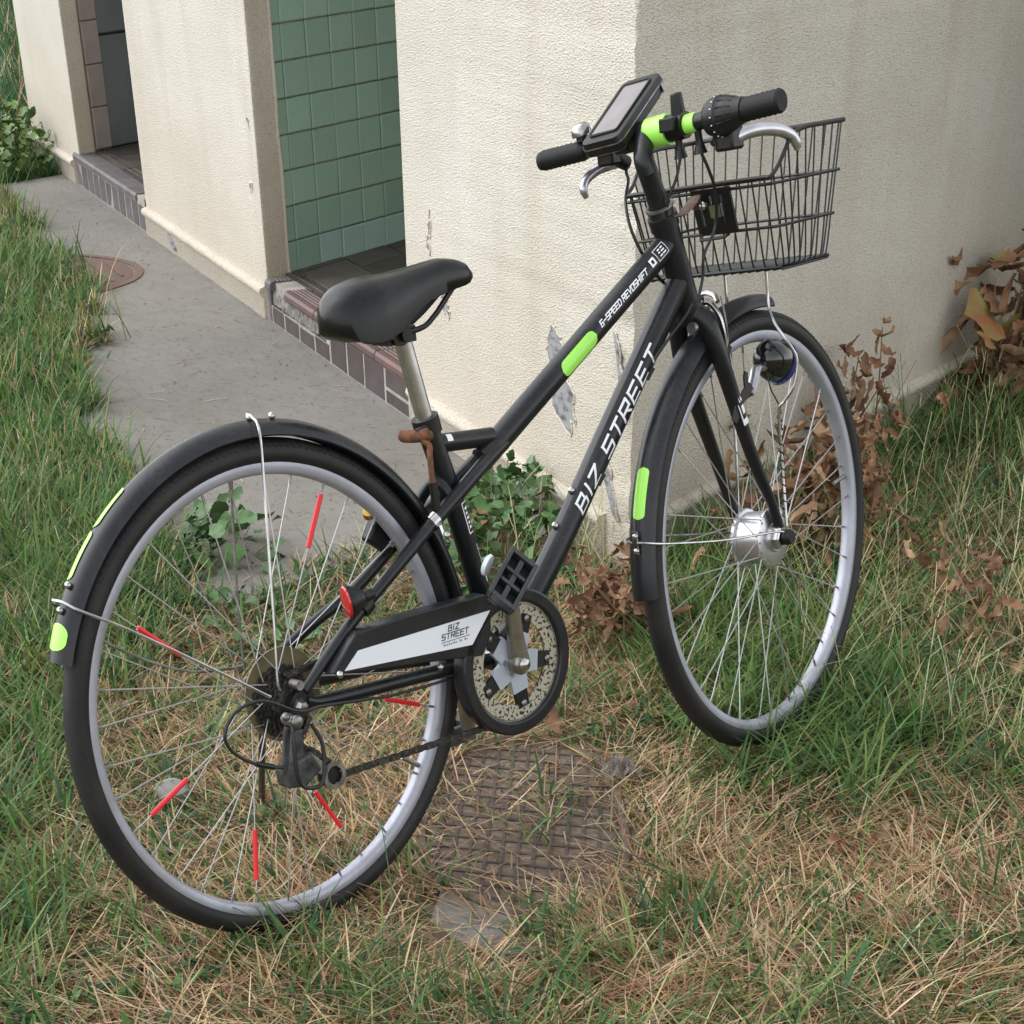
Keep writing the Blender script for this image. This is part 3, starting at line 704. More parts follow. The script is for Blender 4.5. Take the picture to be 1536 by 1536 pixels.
mb.f = [(i * mm + k, i * mm + (k + 1) % mm, (i + 1) * mm + (k + 1) % mm, (i + 1) * mm + k) for i in range(NX) for k in range(mm)] + [tuple(range(mm - 1, -1, -1)), tuple(NX * mm + k for k in range(mm))]
sad = part(mb, 'saddle', K['saddle'], ang=60)
mb = MB()
for s in (-1, 1): mb.tube(spline([V(.20, s * .022, .446), V(.25, s * .022, .437), V(.32, s * .020, .436), V(.350, s * .017, .447), V(.375, s * .013, .463), V(.405, s * .009, .484)], 5), .0038, 8)
mb.build('saddle_rail', K['cable'], sad)
mb = MB(); mb.tube([V(.283, -.026, .437), V(.283, .026, .437)], .017, 14); mb.box((.288, 0, .432), (.05, .04, .02)); mb.tube([V(.287, -.034, .434), V(.287, .034, .434)], .009, 10); mb.box((.245, -.02, .438), (.04, .02, .014)); mb.build('saddle_clamp', K['plastic'], sad)

# wheels ---------------------------------------------------------------------------
spoke_me = {}
def spoke(L):
    k = round(L, 3)
    if k not in spoke_me: spoke_me[k] = MB().tube([V(0, 0, 0), V(0, 0, L)], .00105, 6).mesh('spoke', K['spoke'])
    return spoke_me[k]
nip = MB().tube([V(0, 0, 0), V(0, 0, .013)], [.0022, .0018], 6).mesh('nipple', K['dull'])
def wheel(name, org, front, hubr, hy, phase, crosses=6, nsp=36):
    w = empty(name); w.parent = BK; w.matrix_local = (TF if front else TB) @ Matrix.Translation(org)
    mb = MB(); prof = []
    for k in range(28):
        a = 2 * math.pi * k / 28; rr = .0187
        bump_ = .0009 if (k % 2 == 0 and math.cos(a) > .25) else 0
        prof.append((.3265 + (rr + bump_) * math.cos(a) * (1 if math.cos(a) > 0 else .8), (rr + bump_ * .5) * math.sin(a)))
    mb.lathe(prof, 128, closed=True); tyre = mb.build('tyre', K['rubber'], w)
    mb = MB()
    if not front or True:
        for k in range(200):
            a = 2 * math.pi * k / 200
            for s in (-1, 1):
                c = V(math.cos(a), 0, math.sin(a)); tdir = V(-math.sin(a), 0, math.cos(a)); rr = .3265 + .0187 * math.cos(.95); nn_ = nrm(c * math.cos(.95) + V(0, s * math.sin(.95), 0))
                mb.box(c * rr + V(0, s * .0187 * math.sin(.95), 0), (.0055, .006, .0015), (tdir, np.cross(nn_, tdir), nn_))
    mb.build('tread_block', K['rubber'], w)['kind'] = 'stuff'
    mb = MB(); mb.lathe([(.3185, -.0128), (.3195, -.0118), (.312, -.010), (.312, .010), (.3195, .0118), (.3185, .0128), (.305, .0125), (.3015, .010), (.2995, .004), (.2995, -.004), (.3015, -.010), (.305, -.0125)], 128, closed=True)
    mb.build('rim', K['alu'], w, ang=50)
    for k in range(nsp):
        s = 1 if k % 2 else -1; lead = 1 if (k // 2) % 2 else -1
        ar = 2 * math.pi * (k + phase) / nsp; ah = ar + lead * math.radians(10 * crosses)
        p0 = V(hubr * math.cos(ah), s * hy + lead * .0012, hubr * math.sin(ah)); p1 = V(.2995 * math.cos(ar), s * .004, .2995 * math.sin(ar))
        d_ = p1 - p0; q_ = Vector(nrm(d_)).to_track_quat('Z', 'Y').to_matrix().to_4x4()
        q_.translation = p0; o = link('spoke', spoke(np.linalg.norm(d_)), w); o.matrix_local = q_
        q2 = q_.copy(); q2.translation = Vector(p1 - nrm(d_) * .012); o = link('nipple', nip, w); o.matrix_local = q2
        SPK.setdefault(name, []).append((p0, p1))
    av = math.radians(8 if front else -34)
    MB().tube([V(.298 * math.cos(av), 0, .298 * math.sin(av)), V(.262 * math.cos(av), 0, .262 * math.sin(av))], [.004, .0032], 8).build('valve', K['dull'], w)
    return w
SPK = {}
rw = wheel('rear_wheel', (0, 0, 0), False, .027, .026, .35)
fw = wheel('front_wheel', (1.04006, 0, .00976), True, .045, .026, .15, 3)
# rear hub, sprockets, spoke guard
MB().lathe([(0, -.060), (.006, -.060), (.006, -.045), (.012, -.045), (.012, -.03), (.030, -.028), (.030, -.024), (.014, -.02), (.013, .02), (.030, .024), (.030, .028), (.010, .03), (.006, .058), (0, .058)], 28).build('hub', K['dull'], rw)
mb = MB(); mb.lathe([(.022, -.012), (.063, -.012), (.066, -.015), (.066, -.018), (.058, -.0145), (.022, -.0145)], 48, org=(.004, 0, .008)); mb.build('spoke_guard', K['yellow'], rw)
mb = MB()
for k, (r_, nt_) in enumerate([(.049, 26), (.044, 23), (.039, 21), (.035, 19), (.031, 17), (.027, 14)]):
    y = -.018 - .0055 * k; pf = []
    for i in range(nt_ * 4):
        a = 2 * math.pi * i / (nt_ * 4); rr = r_ + (.0022 if i % 4 in (1, 2) else -.0012); pf.append((rr * math.cos(a), rr * math.sin(a)))
    mb.prism(pf, lambda p, q, t: (p, t, q), y - .0012, y + .0012)
    mb.lathe([(r_ - .010, y - .003), (r_ - .006, y - .003), (r_ - .006, y + .003), (r_ - .010, y + .003)], 28, closed=True)
mb.build('sprockets', K['greasy'], rw, smooth=False)
# red clips on the rear spokes
for ang, ra, rb_ in ((65, .283, .212), (145.5, .255, .185), (-160, .19, .26), (-111, .195, .265), (-69.5, .17, .24), (-12.5, .197, .266)):
    tgt = V(math.cos(math.radians(ang)), math.sin(math.radians(ang))) * (ra + rb_) / 2; best = None
    for p0, p1 in SPK['rear_wheel']:
        for t in np.linspace(.3, .95, 60):
            p = p0 + (p1 - p0) * t; dd_ = math.hypot(p[0] - tgt[0], p[2] - tgt[1])
            if best is None or dd_ < best[0]: best = (dd_, p, nrm(p1 - p0))
    _, c, d_ = best
    MB().tube([c - d_ * .037, c + d_ * .037], .0036, 10).build('spoke_reflector', K['red_stick'], rw)
# dynamo hub
mb = MB(); mb.lathe([(0, -.052), (.0055, -.052), (.0055, -.036), (.022, -.036), (.024, -.031), (.044, -.030), (.049, -.028), (.049, -.024), (.043, -.022), (.041, .022), (.046, .024), (.047, .029), (.038, .034), (.012, .036), (.0055, .037), (.0055, .05), (0, .05)], 48); mb.build('dynamo_hub', K['hub'], fw, ang=30)
shm = MB().sphere((0, 0, 0), .0024, n=6, m=4).mesh('spoke_head', K['dull'])
for s in (-1, 1):
    for k in range(18):
        a = 2 * math.pi * k / 18; link('spoke_head', shm, fw).location = (.0455 * math.cos(a), s * .0285, .0455 * math.sin(a))
MB().lathe([(0, -.066), (.010, -.066), (.0125, -.062), (.0125, -.052), (.0, -.052)], 20).build('axle_cap', K['plastic'], fw)
mb = MB(); mb.lathe([(0, -.05), (.018, -.05), (.02, -.045), (.02, -.036), (0, -.036)], 6); mb.build('axle_nut', K['chrome'], fw)

# fenders ----------------------------------------------------------------------------
def fender(a0, a1, r, hw, org, taper=0.):
    mb = MB(); n = 60; rows = []
    def cs(k, th): return None
    for i in range(n + 1):
        a = math.radians(a0 + (a1 - a0) * i / n); e = min(1, (n - i) / 6 * .5 + .5) if taper else 1
        c = V(math.cos(a), 0, math.sin(a)); row = []
        for k in range(11):
            t = -1 + 2 * k / 10; row.append(np.asarray(org, float) + c * (r - .020 * (1 - math.cos(t * 1.25)) * (1 / (1 - math.cos(1.25))) * .9) + V(0, math.sin(t * 1.25) / math.sin(1.25) * hw, 0))
        for k in range(10, -1, -1):
            t = -1 + 2 * k / 10; row.append(np.asarray(org, float) + c * (r - .0022 - .020 * (1 - math.cos(t * 1.25)) * (1 / (1 - math.cos(1.25))) * .9) + V(0, math.sin(t * 1.25) / math.sin(1.25) * (hw - .0022), 0))
        rows.append(row)
    m = len(rows[0]); mb.v = [tuple(p) for r_ in rows for p in r_]
    mb.f = [(i * m + k, i * m + (k + 1) % m, (i + 1) * m + (k + 1) % m, (i + 1) * m + k) for i in range(n) for k in range(m)] + [tuple(range(m - 1, -1, -1)), tuple(n * m + k for k in range(m))]
    return mb
rf = part(fender(-14, 158.5, .369, .0245, (0, 0, 0)), 'rear_fender', K['fender'])
FO = V(1.04006, 0, .00976)
ff = part(fender(81, 183, .369, .0245, FO), 'front_fender', K['fender'], front=True)
def fmap(org, r, a_start, off=0., side=-1):
    def fn(s_, t_):
        a = math.radians(a_start) + s_ / r; th = (t_ + off) / .0245 * 1.25
        c = V(math.cos(a), 0, math.sin(a))
        return np.asarray(org, float) + c * (r + .0012 - .020 * (1 - math.cos(th)) / (1 - math.cos(1.25)) * .9) + V(0, side * math.sin(th) / math.sin(1.25) * (.0245 + .001), 0)
    return fn
pill(fmap((0, 0, 0), .369, 119.5, -.0075), .068, .0175, 'reflective_sticker', K['neon'], rf)
pill(fmap((0, 0, 0), .369, 130.8, -.0075), .072, .0175, 'reflective_sticker', K['neon'], rf)
pill(fmap((0, 0, 0), .369, 150.6, .002), .036, .028, 'reflective_sticker', K['neon'], rf)
pill(fmap(FO, .369, 152.0, .0015), .078, .016, 'reflective_sticker', K['neon'], ff)
def wire(pts, r, name, m, par, n=8, sm=6, front=False):
    return part(MB().tube(spline([V(*p) for p in pts], sm), r, n), name, m, front, par)
wire([(.024, 0, .375), (.023, -.014, .372), (.018, -.034, .355), (0.0, -.05, .27), (-.025, -.066, .12), (-.036, -.070, .045), (-.034, -.070, .031)], .0019, 'fender_stay', K['chrome'], rf)
wire([(.022, .022, .350), (.020, .034, .34), (.012, .05, .27), (.0, .06, .12), (-.004, .064, .031)], .0019, 'fender_stay', K['dull'], rf)
wire([(-.322, 0, .21), (-.315, -.016, .207), (-.30, -.03, .195), (-.24, -.046, .158), (-.12, -.062, .075), (-.060, -.07, .032), (-.052, -.07, .027)], .0023, 'fender_stay', K['chrome'], rf)
wire([(-.306, .020, .20), (-.30, .03, .193), (-.22, .05, .12), (-.11, .062, .058), (-.03, .066, .040), (-.006, .066, .038)], .0021, 'fender_stay', K['dull'], rf)
rvm = MB().sphere((0, 0, 0), .0052, n=10, m=6).mesh('rivet', K['chrome'])
for a in (86.2, 80.5, 143.0, 148.2):
    link('rivet', rvm, rf).location = (math.cos(math.radians(a)) * .372, -.004, math.sin(math.radians(a)) * .372)
part(MB().tube([V(0, -.072, .030), V(0, -.052, .030)], .007, 10), 'eyelet_bolt', K['dull'])
# front fender stay
def fq(px, py, pz): return (px, py, pz)
wire([(1.040 - .371, -.0, .080), (1.040 - .366, -.018, .079), (.72, -.030, .068), (.86, -.042, .043), (1.00, -.054, .026), (1.03, -.056, .020)], .0021, 'fender_stay', K['chrome'], ff)
wire([(1.040 - .371, .0, .080), (1.040 - .366, .018, .082), (.72, .028, .08), (.86, .04, .052), (1.00, .05, .026), (1.03, .05, .020)], .0019, 'fender_stay', K['dull'], ff)
for dz in (.010, -.012): link('rivet', rvm, ff).location = (1.040 - .371, -.005, .080 + dz)
MB().box((1.040 - .3715, -.004, .080), (.003, .010, .034)).build('stay_plate', K['chrome'], ff)

# fork, headset, stem -----------------------------------------------------------------
fk = MB()
BLR = spline([V(.880, -.020, .372), V(.889, -.031, .345), V(.905, -.036, .300), V(.930, -.037, .244), V(.972, -.038, .153), V(1.022, -.040, .068), V(1.042, -.041, .022)], 5)
BLL = spline([V(.880, .020, .372), V(.889, .031, .345), V(.900, .034, .300), V(.925, .034, .246), V(.977, .036, .148), V(1.022, .038, .058), V(1.042, .040, .022)], 5)
fk.tube(BLR, [.0150, .0150, .0140, .0125, .0105, .0085, .0085], 14); fk.tube(BLL, [.0150, .0150, .0140, .0125, .0105, .0085, .0085], 14)
fk.tube(spline([V(.886, -.030, .355), V(.880, -.018, .370), V(.878, 0, .374), V(.880, .018, .370), V(.886, .030, .355)], 4), .0165, 14)
fk.tube([V(.880, 0, .366), V(.872, 0, .392)], .022, 18)
for s in (-1, 1): fk.prism([(1.03, .03), (1.055, .026), (1.056, .004), (1.036, -.002), (1.026, .010)], lambda p, q, t, s=s: (p, s * t, q), .040, .045)
fork = part(fk, 'fork', K['black'], front=True)
FD = nrm(V(.972, -.038, .153) - V(.930, -.037, .244)); FA = V(.928, -.0375, .249)
fnn = tube_map(FA, FD, .0118, .1); mb = MB()
for x0, x1, y0, y1 in [(0, .012, -.009, .009), (.012, .040, -.009, -.007), (.012, .040, .007, .009), (.018, .032, -.004, .004), (.040, .050, -.009, .009)]:
    vs = [fnn(x, y0 + (y1 - y0) * i / 4) for i in range(5) for x in (x0, x1)]; mb.add(vs, [(2 * i, 2 * i + 1, 2 * i + 3, 2 * i + 2) for i in range(4)])
mb.build('fork_label', K['white'], fork, smooth=False)
mb = MB(); mb.tube([V(.855, -.018, .357), V(.900, -.018, .357)], .0045, 8); mb.tube([V(.850, -.020, .357), V(.858, -.020, .357)], .0085, 12); mb.build('fender_bolt', K['dull'], fork)
# headset and quill stem
ST_B = HT1; ax3 = V(*_ax)
mb = MB(); mb.tube([HT1 + HD * .004, HT1 + HD * .012], .0232, 20); mb.tube([HT1 + HD * .012, HT1 + HD * .022], [.0195, .0175], 20); part(mb, 'headset', K['black'], front=True)
mb = MB(); mb.lathe([(.0175, .022), (.0225, .0225), (.0225, .0255), (.0175, .026)], 24, org=HT1, ax=HD, closed=True); part(mb, 'headset_lockring', K['dull'], front=True)
BARC = V(.8255, 0, .6225); BAR0, BAR1 = V(.8345, .222, .6095), V(.8165, -.222, .6355)
def bar(t): return BAR0 + (BAR1 - BAR0) * t          # t from the left end to the right end
mb = MB(); sq = HT1 + HD * .024; st_t = V(.796, 0, .576)
mb.tube([sq, sq + (st_t - sq) * .96], .0152, 18); stem = MB(); stem.v, stem.f = mb.v, mb.f
cl = bar(.455)
stem.tube(spline([sq + (st_t - sq) * .90, V(.795, .004, .590), V(.805, .010, .606), cl], 5), [.0152, .0155, .015, .0165], 16)
stem.tube([bar(.405), bar(.472)], .0185, 18)
stm = part(stem, 'stem', K['black'], front=True)
mb = MB(); mb.tube([sq, sq + (st_t - sq) * .35], .0158, 18); mb.build('stem_sleeve', K['plastic'], stm)
# handlebar -------------------------------------------------------------------------------
hb = part(MB().tube([bar(0), bar(1)], .0112, 16), 'handlebar', K['black'], front=True)
def sleeve(t0, t1, r, name, m, rib=0, n=20):
    mb = MB(); a, b = bar(t0), bar(t1); L_ = np.linalg.norm(b - a); d_ = nrm(b - a)
    if rib:
        prof = [(0, 0)]; k = int(L_ / rib)
        for i in range(k + 1):
            x = L_ * i / k; prof.append((r * (.93 if i % 2 else 1.0) if 0 < i < k else r * .86, x))
        prof.append((0, L_)); mb.lathe(prof, n, org=a, ax=d_)
    else: mb.tube([a, b], r, n)
    return mb.build(name, m, hb)
sleeve(-.008, .20, .0142, 'grip', K['grip'], .0045); sleeve(.835, 1.008, .0158, 'grip', K['grip'], .0045)
sleeve(.474, .560, .0205, 'reflective_band', K['neon']); sleeve(.630, .672, .0128, 'reflective_band', K['neon'])
sleeve(.560, .628, .0175, 'clamp_bracket', K['plastic'])
mb = MB(); c = bar(.60)
mb.tube(spline([c + V(0, 0, .012), c + V(-.002, 0, .030), c + V(-.003, 0, .042)], 4), [.011, .0095, .0085], 12); mb.box(c + V(-.012, .006, .004), (.03, .026, .018)); mb.build('light_clamp', K['plastic'], hb, bevel=.002)
for t_, x_ in ((.590, 0.), (.672, .004)):
    c = bar(t_); mb = MB(); mb.tube(spline([c + V(.0, 0, -.006), c + V(.002, 0, -.022), c + V(.003, 0, -.031)], 4), [.0055, .0055, .0065], 10); mb.tube([c + V(.003, 0, -.029), c + V(.004, 0, -.040)], [.007, .0105], 10); mb.build('zip_tie', K['plastic'], hb)
# twist shifter
mb = MB(); a, b = bar(.715), bar(.862); d_ = nrm(b - a); L_ = np.linalg.norm(b - a)
mb.lathe([(0, 0), (.016, 0), (.0215, .004), (.024, .010), (.024, .016), (.0262, .018), (.0262, .026), (.0243, .028), (.0235, .036), (.022, .044), (.0185, .054), (.0165, L_), (0, L_)], 28, org=a, ax=d_); sh = mb.build('grip_shifter', K['plastic'], hb)
mb = MB(); mb.tube(spline([a + d_ * .012 + V(.012, 0, -.014), a + d_ * .010 + V(.020, .004, -.026), a + d_ * .004 + V(.026, .014, -.030)], 4), [.013, .011, .006], 10); mb.build('cable_boss', K['plastic'], hb)
mb = MB()
for k in range(16):
    th = 2 * math.pi * k / 16; u_ = nrm(np.cross(d_, V(0, 0, 1))); w_ = np.cross(d_, u_); nn_ = u_ * math.cos(th) + w_ * math.sin(th)
    mb.box(a + d_ * .0225 + nn_ * .0264, (.0022, .0008, .0013), (d_, nn_, np.cross(d_, nn_)))
mb.build('gear_marks', K['white'], hb, smooth=False)
mb = MB()
for k in range(14):
    th = 2 * math.pi * k / 14; nn_ = u_ * math.cos(th) + w_ * math.sin(th); mb.tube([a + d_ * .030 + nn_ * .0240, a + d_ * .052 + nn_ * .0180], .002, 6)
mb.build('shifter_rib', K['grip'], hb)
# brake levers
lv = MB(); lv.box((.842, -.118, .600), (.034, .030, .030)); lv.tube([V(.838, -.112, .612), V(.838, -.112, .585)], .015, 12); lever_r = lv.build('brake_lever', K['plastic'], hb, bevel=.004)
mb = MB(); mb.tube(spline([V(.846, -.124, .600), V(.868, -.132, .604), V(.900, -.138, .6045), V(.935, -.145, .600), V(.962, -.150, .590), V(.972, -.152, .580), V(.976, -.152, .572)], 5), [.0115, .0105, .0098, .0098, .0092, .0088, .0070], 12, flat=(.8, .9)); mb.build('lever_blade', K['hub'], lever_r)
lv = MB(); lv.box((.855, .108, .602), (.03, .03, .026)); lv.tube(spline([V(.858, .105, .606), V(.872, .100, .594), V(.884, .094, .586)], 4), [.012, .011, .010], 12); lever_l = lv.build('brake_lever', K['plastic'], hb, bevel=.004)
mb = MB(); mb.tube(spline([V(.874, .104, .592), V(.868, .122, .590), V(.852, .134, .586), V(.834, .142, .576), V(.826, .143, .564), V(.831, .142, .553)], 5), [.0088, .0088, .0085, .008, .0072, .0058], 12, flat=(.8, .9)); mb.build('lever_blade', K['hub'], lever_l)
c = V(.826, .136, .638); mb = MB(); mb.lathe([(0, .014), (.009, .0125), (.0135, .009), (.0155, .002), (.0155, -.003), (0, -.003)], 24, org=c, ax=(-.2, .1, 1)); bell = mb.build('bell', K['chrome'], hb)
MB().tube([c + V(0, 0, -.012), c + V(0, 0, -.002)], .009, 10).build('bell_base', K['plastic'], hb)
# phone case: long axis l, short axis s (along the bar), facing n
pl, ps = nrm(V(.87, 0, .49)), nrm(bar(0) - bar(1)); ps = nrm(ps - pl * np.dot(ps, pl)); pn = nrm(np.cross(pl, ps)); pn = pn if pn[2] > 0 else -pn
PC = V(.829, .062, .660)
def rr(hw, hh, r_, k=5):
    o = []
    for cx, cy, a0 in ((hw - r_, hh - r_, 0), (-hw + r_, hh - r_, 90), (-hw + r_, -hh + r_, 180), (hw - r_, -hh + r_, 270)):
        for i in range(k + 1):
            a = math.radians(a0 + 90 * i / k); o.append((cx + r_ * math.cos(a), cy + r_ * math.sin(a)))
    return o
P3 = lambda p, q, t: PC + ps * p + pl * q + pn * t
mb = MB(); lay = [(.031, .066, -.026), (.0365, .0735, -.021), (.0375, .0750, -.011), (.0365, .0742, -.0105), (.0365, .0742, -.0092), (.0375, .0750, -.0087), (.0362, .0736, -.001), (.034, .071, .0)]
R_ = [[P3(p, q, t) for p, q in rr(a, b, .012)] for a, b, t in lay]; m = len(R_[0])
mb.v = [tuple(p) for r_ in R_ for p in r_]; mb.f = [(i * m + k, i * m + (k + 1) % m, (i + 1) * m + (k + 1) % m, (i + 1) * m + k) for i in range(len(R_) - 1) for k in range(m)] + [tuple(range(m - 1, -1, -1)), tuple((len(R_) - 1) * m + k for k in range(m))]
case = part(mb, 'phone_case', K['plastic'], front=True)
mb = MB(); mb.prism(rr(.0245, .0565, .004), P3, .0002, .0014); mb.build('clear_window', K['window'], case, smooth=False)
mb = MB(); mb.tube([P3(p, q, .0015) for p, q in rr(.0262, .0585, .005)], .0018, 6, closed=True); mb.build('window_piping', K['plastic'], case)
mb = MB(); mb.tube([P3(p, q, -.0098) for p, q in rr(.0370, .0746, .012)], .0012, 5, closed=True); mb.build('zipper', K['dull'], case)
mb = MB(); mb.box(P3(-.0385, .060, -.016), (.002, .006, .012), (ps, pl, pn)); mb.build('zipper_pull', K['dull'], case)
mb = MB(); mb.tube([P3(0, -.01, -.024), bar(.37)], [.020, .015], 14); mb.tube([bar(.335), bar(.40)], .018, 16); mb.box(P3(0, -.012, -.030), (.045, .05, .014), (ps, pl, pn)); mb.build('phone_mount', K['plastic'], hb, bevel=.002)

# basket -----------------------------------------------------------------------------------
bsk = empty('basket'); bsk.parent = BK; bsk.matrix_local = TF
ZT, ZB, ZR = .598, .421, .543
def bq(u, v, z):
    """u: 0 rear .. 1 front, v: -1 right .. 1 left"""
    k = (z - ZB) / (ZT - ZB); hw = .137 + .015 * k
    x0 = .958 - .052 * k; x1 = 1.098 + .046 * k
    return V(x0 + (x1 - x0) * u + .15 * hw * v, hw * v, z)
def bwire(pts, r, name='wire', sm=5): return MB().tube(spline([V(*p) for p in pts], sm) if sm else [V(*p) for p in pts], r, 6).build(name, K['cable'], bsk)
def rimz(u): return np.interp(u, [0, .12, .34, .5, 1], [ZR, ZR + .012, ZT - .006, ZT, ZT])
us = [0, .12, .23, .34, .5, .75, .97]
rim = [bq(u, -1, rimz(u)) for u in us] + [bq(1, v, ZT) for v in (-.9, -.45, 0, .45, .9)] + [bq(u, 1, rimz(u)) for u in us[::-1]] + [bq(0, v, ZR) for v in (.9, .45, 0, -.45, -.9)]
MB().tube(spline(rim, 5, closed=True), .0033, 8, closed=True).build('rim_wire', K['cable'], bsk)
for z in (.534, .477):
    loop = [bq(u, -1, z) for u in (.04, .3, .7, .96)] + [bq(1, v, z) for v in (-.94, -.4, .4, .94)] + [bq(u, 1, z) for u in (.96, .7, .3, .04)] + [bq(0, v, z) for v in (.94, .4, -.4, -.94)]
    MB().tube(spline(loop, 4, closed=True), .0024, 6, closed=True).build('hoop', K['cable'], bsk)
# uprights
nside, nfr = 9, 12
for s in (-1, 1):
    for k in range(nside):
        u = .05 + .90 * k / (nside - 1)
        bwire([bq(u, s, rimz(u)), bq(u, s, .50), bq(u, s, ZB + .012), bq(u, s * .965, ZB + .002), bq(u, s * .80, ZB)], .00145)
for k in range(nfr):
    v = -.92 + 1.84 * k / (nfr - 1)
    bwire([bq(1, v, ZT), bq(1, v, .50), bq(1, v, ZB + .012), bq(.97, v, ZB + .002), bq(.80, v, ZB)], .00145)
    if abs(v) > -1: bwire([bq(0, v, ZR), bq(0, v, .49), bq(0, v, ZB + .012), bq(.03, v, ZB + .002), bq(.2, v, ZB)], .00145)
# dense bottom grid
for k in range(13): u = .0 + k / 12; bwire([bq(u, -1, ZB), bq(u, 1, ZB)], .0019, 'bottom_wire', 0)
for k in range(17): v = -1 + 2 * k / 16; bwire([bq(0, v, ZB - .003), bq(1, v, ZB - .003)], .0016, 'bottom_wire', 0)
bl = [bq(0, -1, ZB), bq(1, -1, ZB), bq(1, 1, ZB), bq(0, 1, ZB)]; MB().tube(bl, .0028, 6, closed=True).build('bottom_frame', K['cable'], bsk)
# mounting plate with slots and its rusty arm
A_, Bv, Cv = bq(0, .06, ZR - .004), bq(0, -.30, ZR - .004), None
e1 = nrm(bq(0, -.3, .53) - bq(0, .1, .53)); e2 = nrm(bq(0, 0, .48) - bq(0, 0, .54)); e3 = nrm(np.cross(e1, e2)); O_ = bq(0, .05, ZR - .004) - e3 * 0.004
mb = MB(); pw, ph = .078, .062; xs_ = [0, .012, .016, .034, .038, .056, .060, pw]
for i in range(7):
    if i % 2 == 0: mb.prism([(xs_[i], 0), (xs_[i + 1], 0), (xs_[i + 1], ph), (xs_[i], ph)], lambda p, q, t: O_ + e1 * p + e2 * q + e3 * t, -.002, .002)
    else:
        for q0, q1 in ((0, .010), (.052, ph)) if i != 3 else ((0, .009), (.027, .036), (.055, ph)): mb.prism([(xs_[i], q0), (xs_[i + 1], q0), (xs_[i + 1], q1), (xs_[i], q1)], lambda p, q, t: O_ + e1 * p + e2 * q + e3 * t, -.002, .002)
mb.build('mounting_plate', K['plastic'], bsk, smooth=False)
MB().tube(spline([bq(0, -.30, .528), bq(0, -.33, .50), bq(0, -.32, .474), bq(0, -.05, .470), bq(0, .1, .470)], 4), .0026, 6).build('plate_wire', K['cable'], bsk)
mb = MB(); ap = spline([V(.822, -.022, .512), V(.842, -.023, .512), V(.868, -.019, .519), V(.897, -.012, .528), V(.910, -.008, .531)], 5); mb.tube(ap, [.0095, .0105, .0105, .0095, .008], 10, flat=(1, .22))
mb.tube([V(.901, -.008, .530), V(.914, -.006, .515)], .010, 10, flat=(1, .35)); part(mb, 'basket_bracket', K['rustlever'], front=True)
mb = MB(); mb.sphere((.908, -.020, .517), .0065, n=10, m=6); mb.box(O_ + e1 * .045 + e2 * .030 - e3 * .004, (.022, .018, .004), (e1, e2, e3)); part(mb, 'bracket_bolt', K['chrome'], front=True)
# steel basket stays from the axle
wire([(1.038, -.045, .424), (1.040, -.045, .40), (1.041, -.045, .362), (1.034, -.058, .337), (1.040, -.074, .311), (1.053, -.083, .285), (1.054, -.083, .262), (1.046, -.077, .236), (1.046, -.060, .218), (1.046, -.050, .203), (1.052, -.047, .12), (1.050, -.050, .026)], .0027, 'basket_stay', K['chrome'], None, front=True)
wire([(1.057, .045, .424), (1.058, .045, .38), (1.058, .045, .28), (1.054, .045, .12), (1.048, .046, .026)], .0027, 'basket_stay', K['chrome'], None, front=True)
# lamp lead wound round the stay
pts = []
for i in range(140):
    t = i / 139; a = 2 * math.pi * 13 * t; z = .200 - .165 * t; pts.append(V(1.052 + .0044 * math.cos(a), -.0465 + .0044 * math.sin(a), z))
part(MB().tube(pts, .0012, 5), 'lamp_cable', K['cable'], front=True)
wire([(1.030, -.04, .268), (1.035, -.044, .24), (1.048, -.049, .215), (1.052, -.05, .200)], .0013, 'lamp_cable', K['cable'], None, front=True, n=6)
# head lamp
LD = nrm(V(.93, 0, -.33)); LC = V(1.052, -.036, .283)
mb = MB(); mb.lathe([(0, -.030), (.010, -.029), (.019, -.024), (.026, -.014), (.030, 0), (.0315, .012), (.031, .022), (0, .022)], 28, org=LC, ax=LD); lamp = part(mb, 'headlamp', mat('gloss_black', (.008, .008, .009), .12, coat=.6), front=True)
mb = MB(); mb.lathe([(.0312, .022), (.0335, .022), (.0335, .032), (.0315, .034)], 28, org=LC, ax=LD); mb.build('lamp_rim', K['blue'], lamp)
mb = MB(); mb.lathe([(.0325, .032), (.026, .039), (0, .043)], 28, org=LC, ax=LD); mb.build('lens', K['lens'], lamp)
mb = MB(); mb.tube(spline([V(1.030, -.036, .272), V(1.006, -.037, .276), V(.994, -.038, .262), V(.982, -.039, .248), V(.974, -.040, .242)], 5), .0095, 10, flat=(1, .5)); mb.build('bracket_arm', K['hub'], lamp)
mb = MB(); bpts = [(.912, .214), (.925, .208), (.938, .222), (.952, .236), (.972, .240), (.981, .249), (.975, .258), (.966, .262), (.966, .276), (.958, .279), (.954, .270), (.955, .256), (.942, .247), (.925, .239)]
mb.prism(bpts, lambda p, q, t: (p, t, q), -.045, -.0425); mb.build('bracket_plate', K['plastic'], lamp, smooth=False)
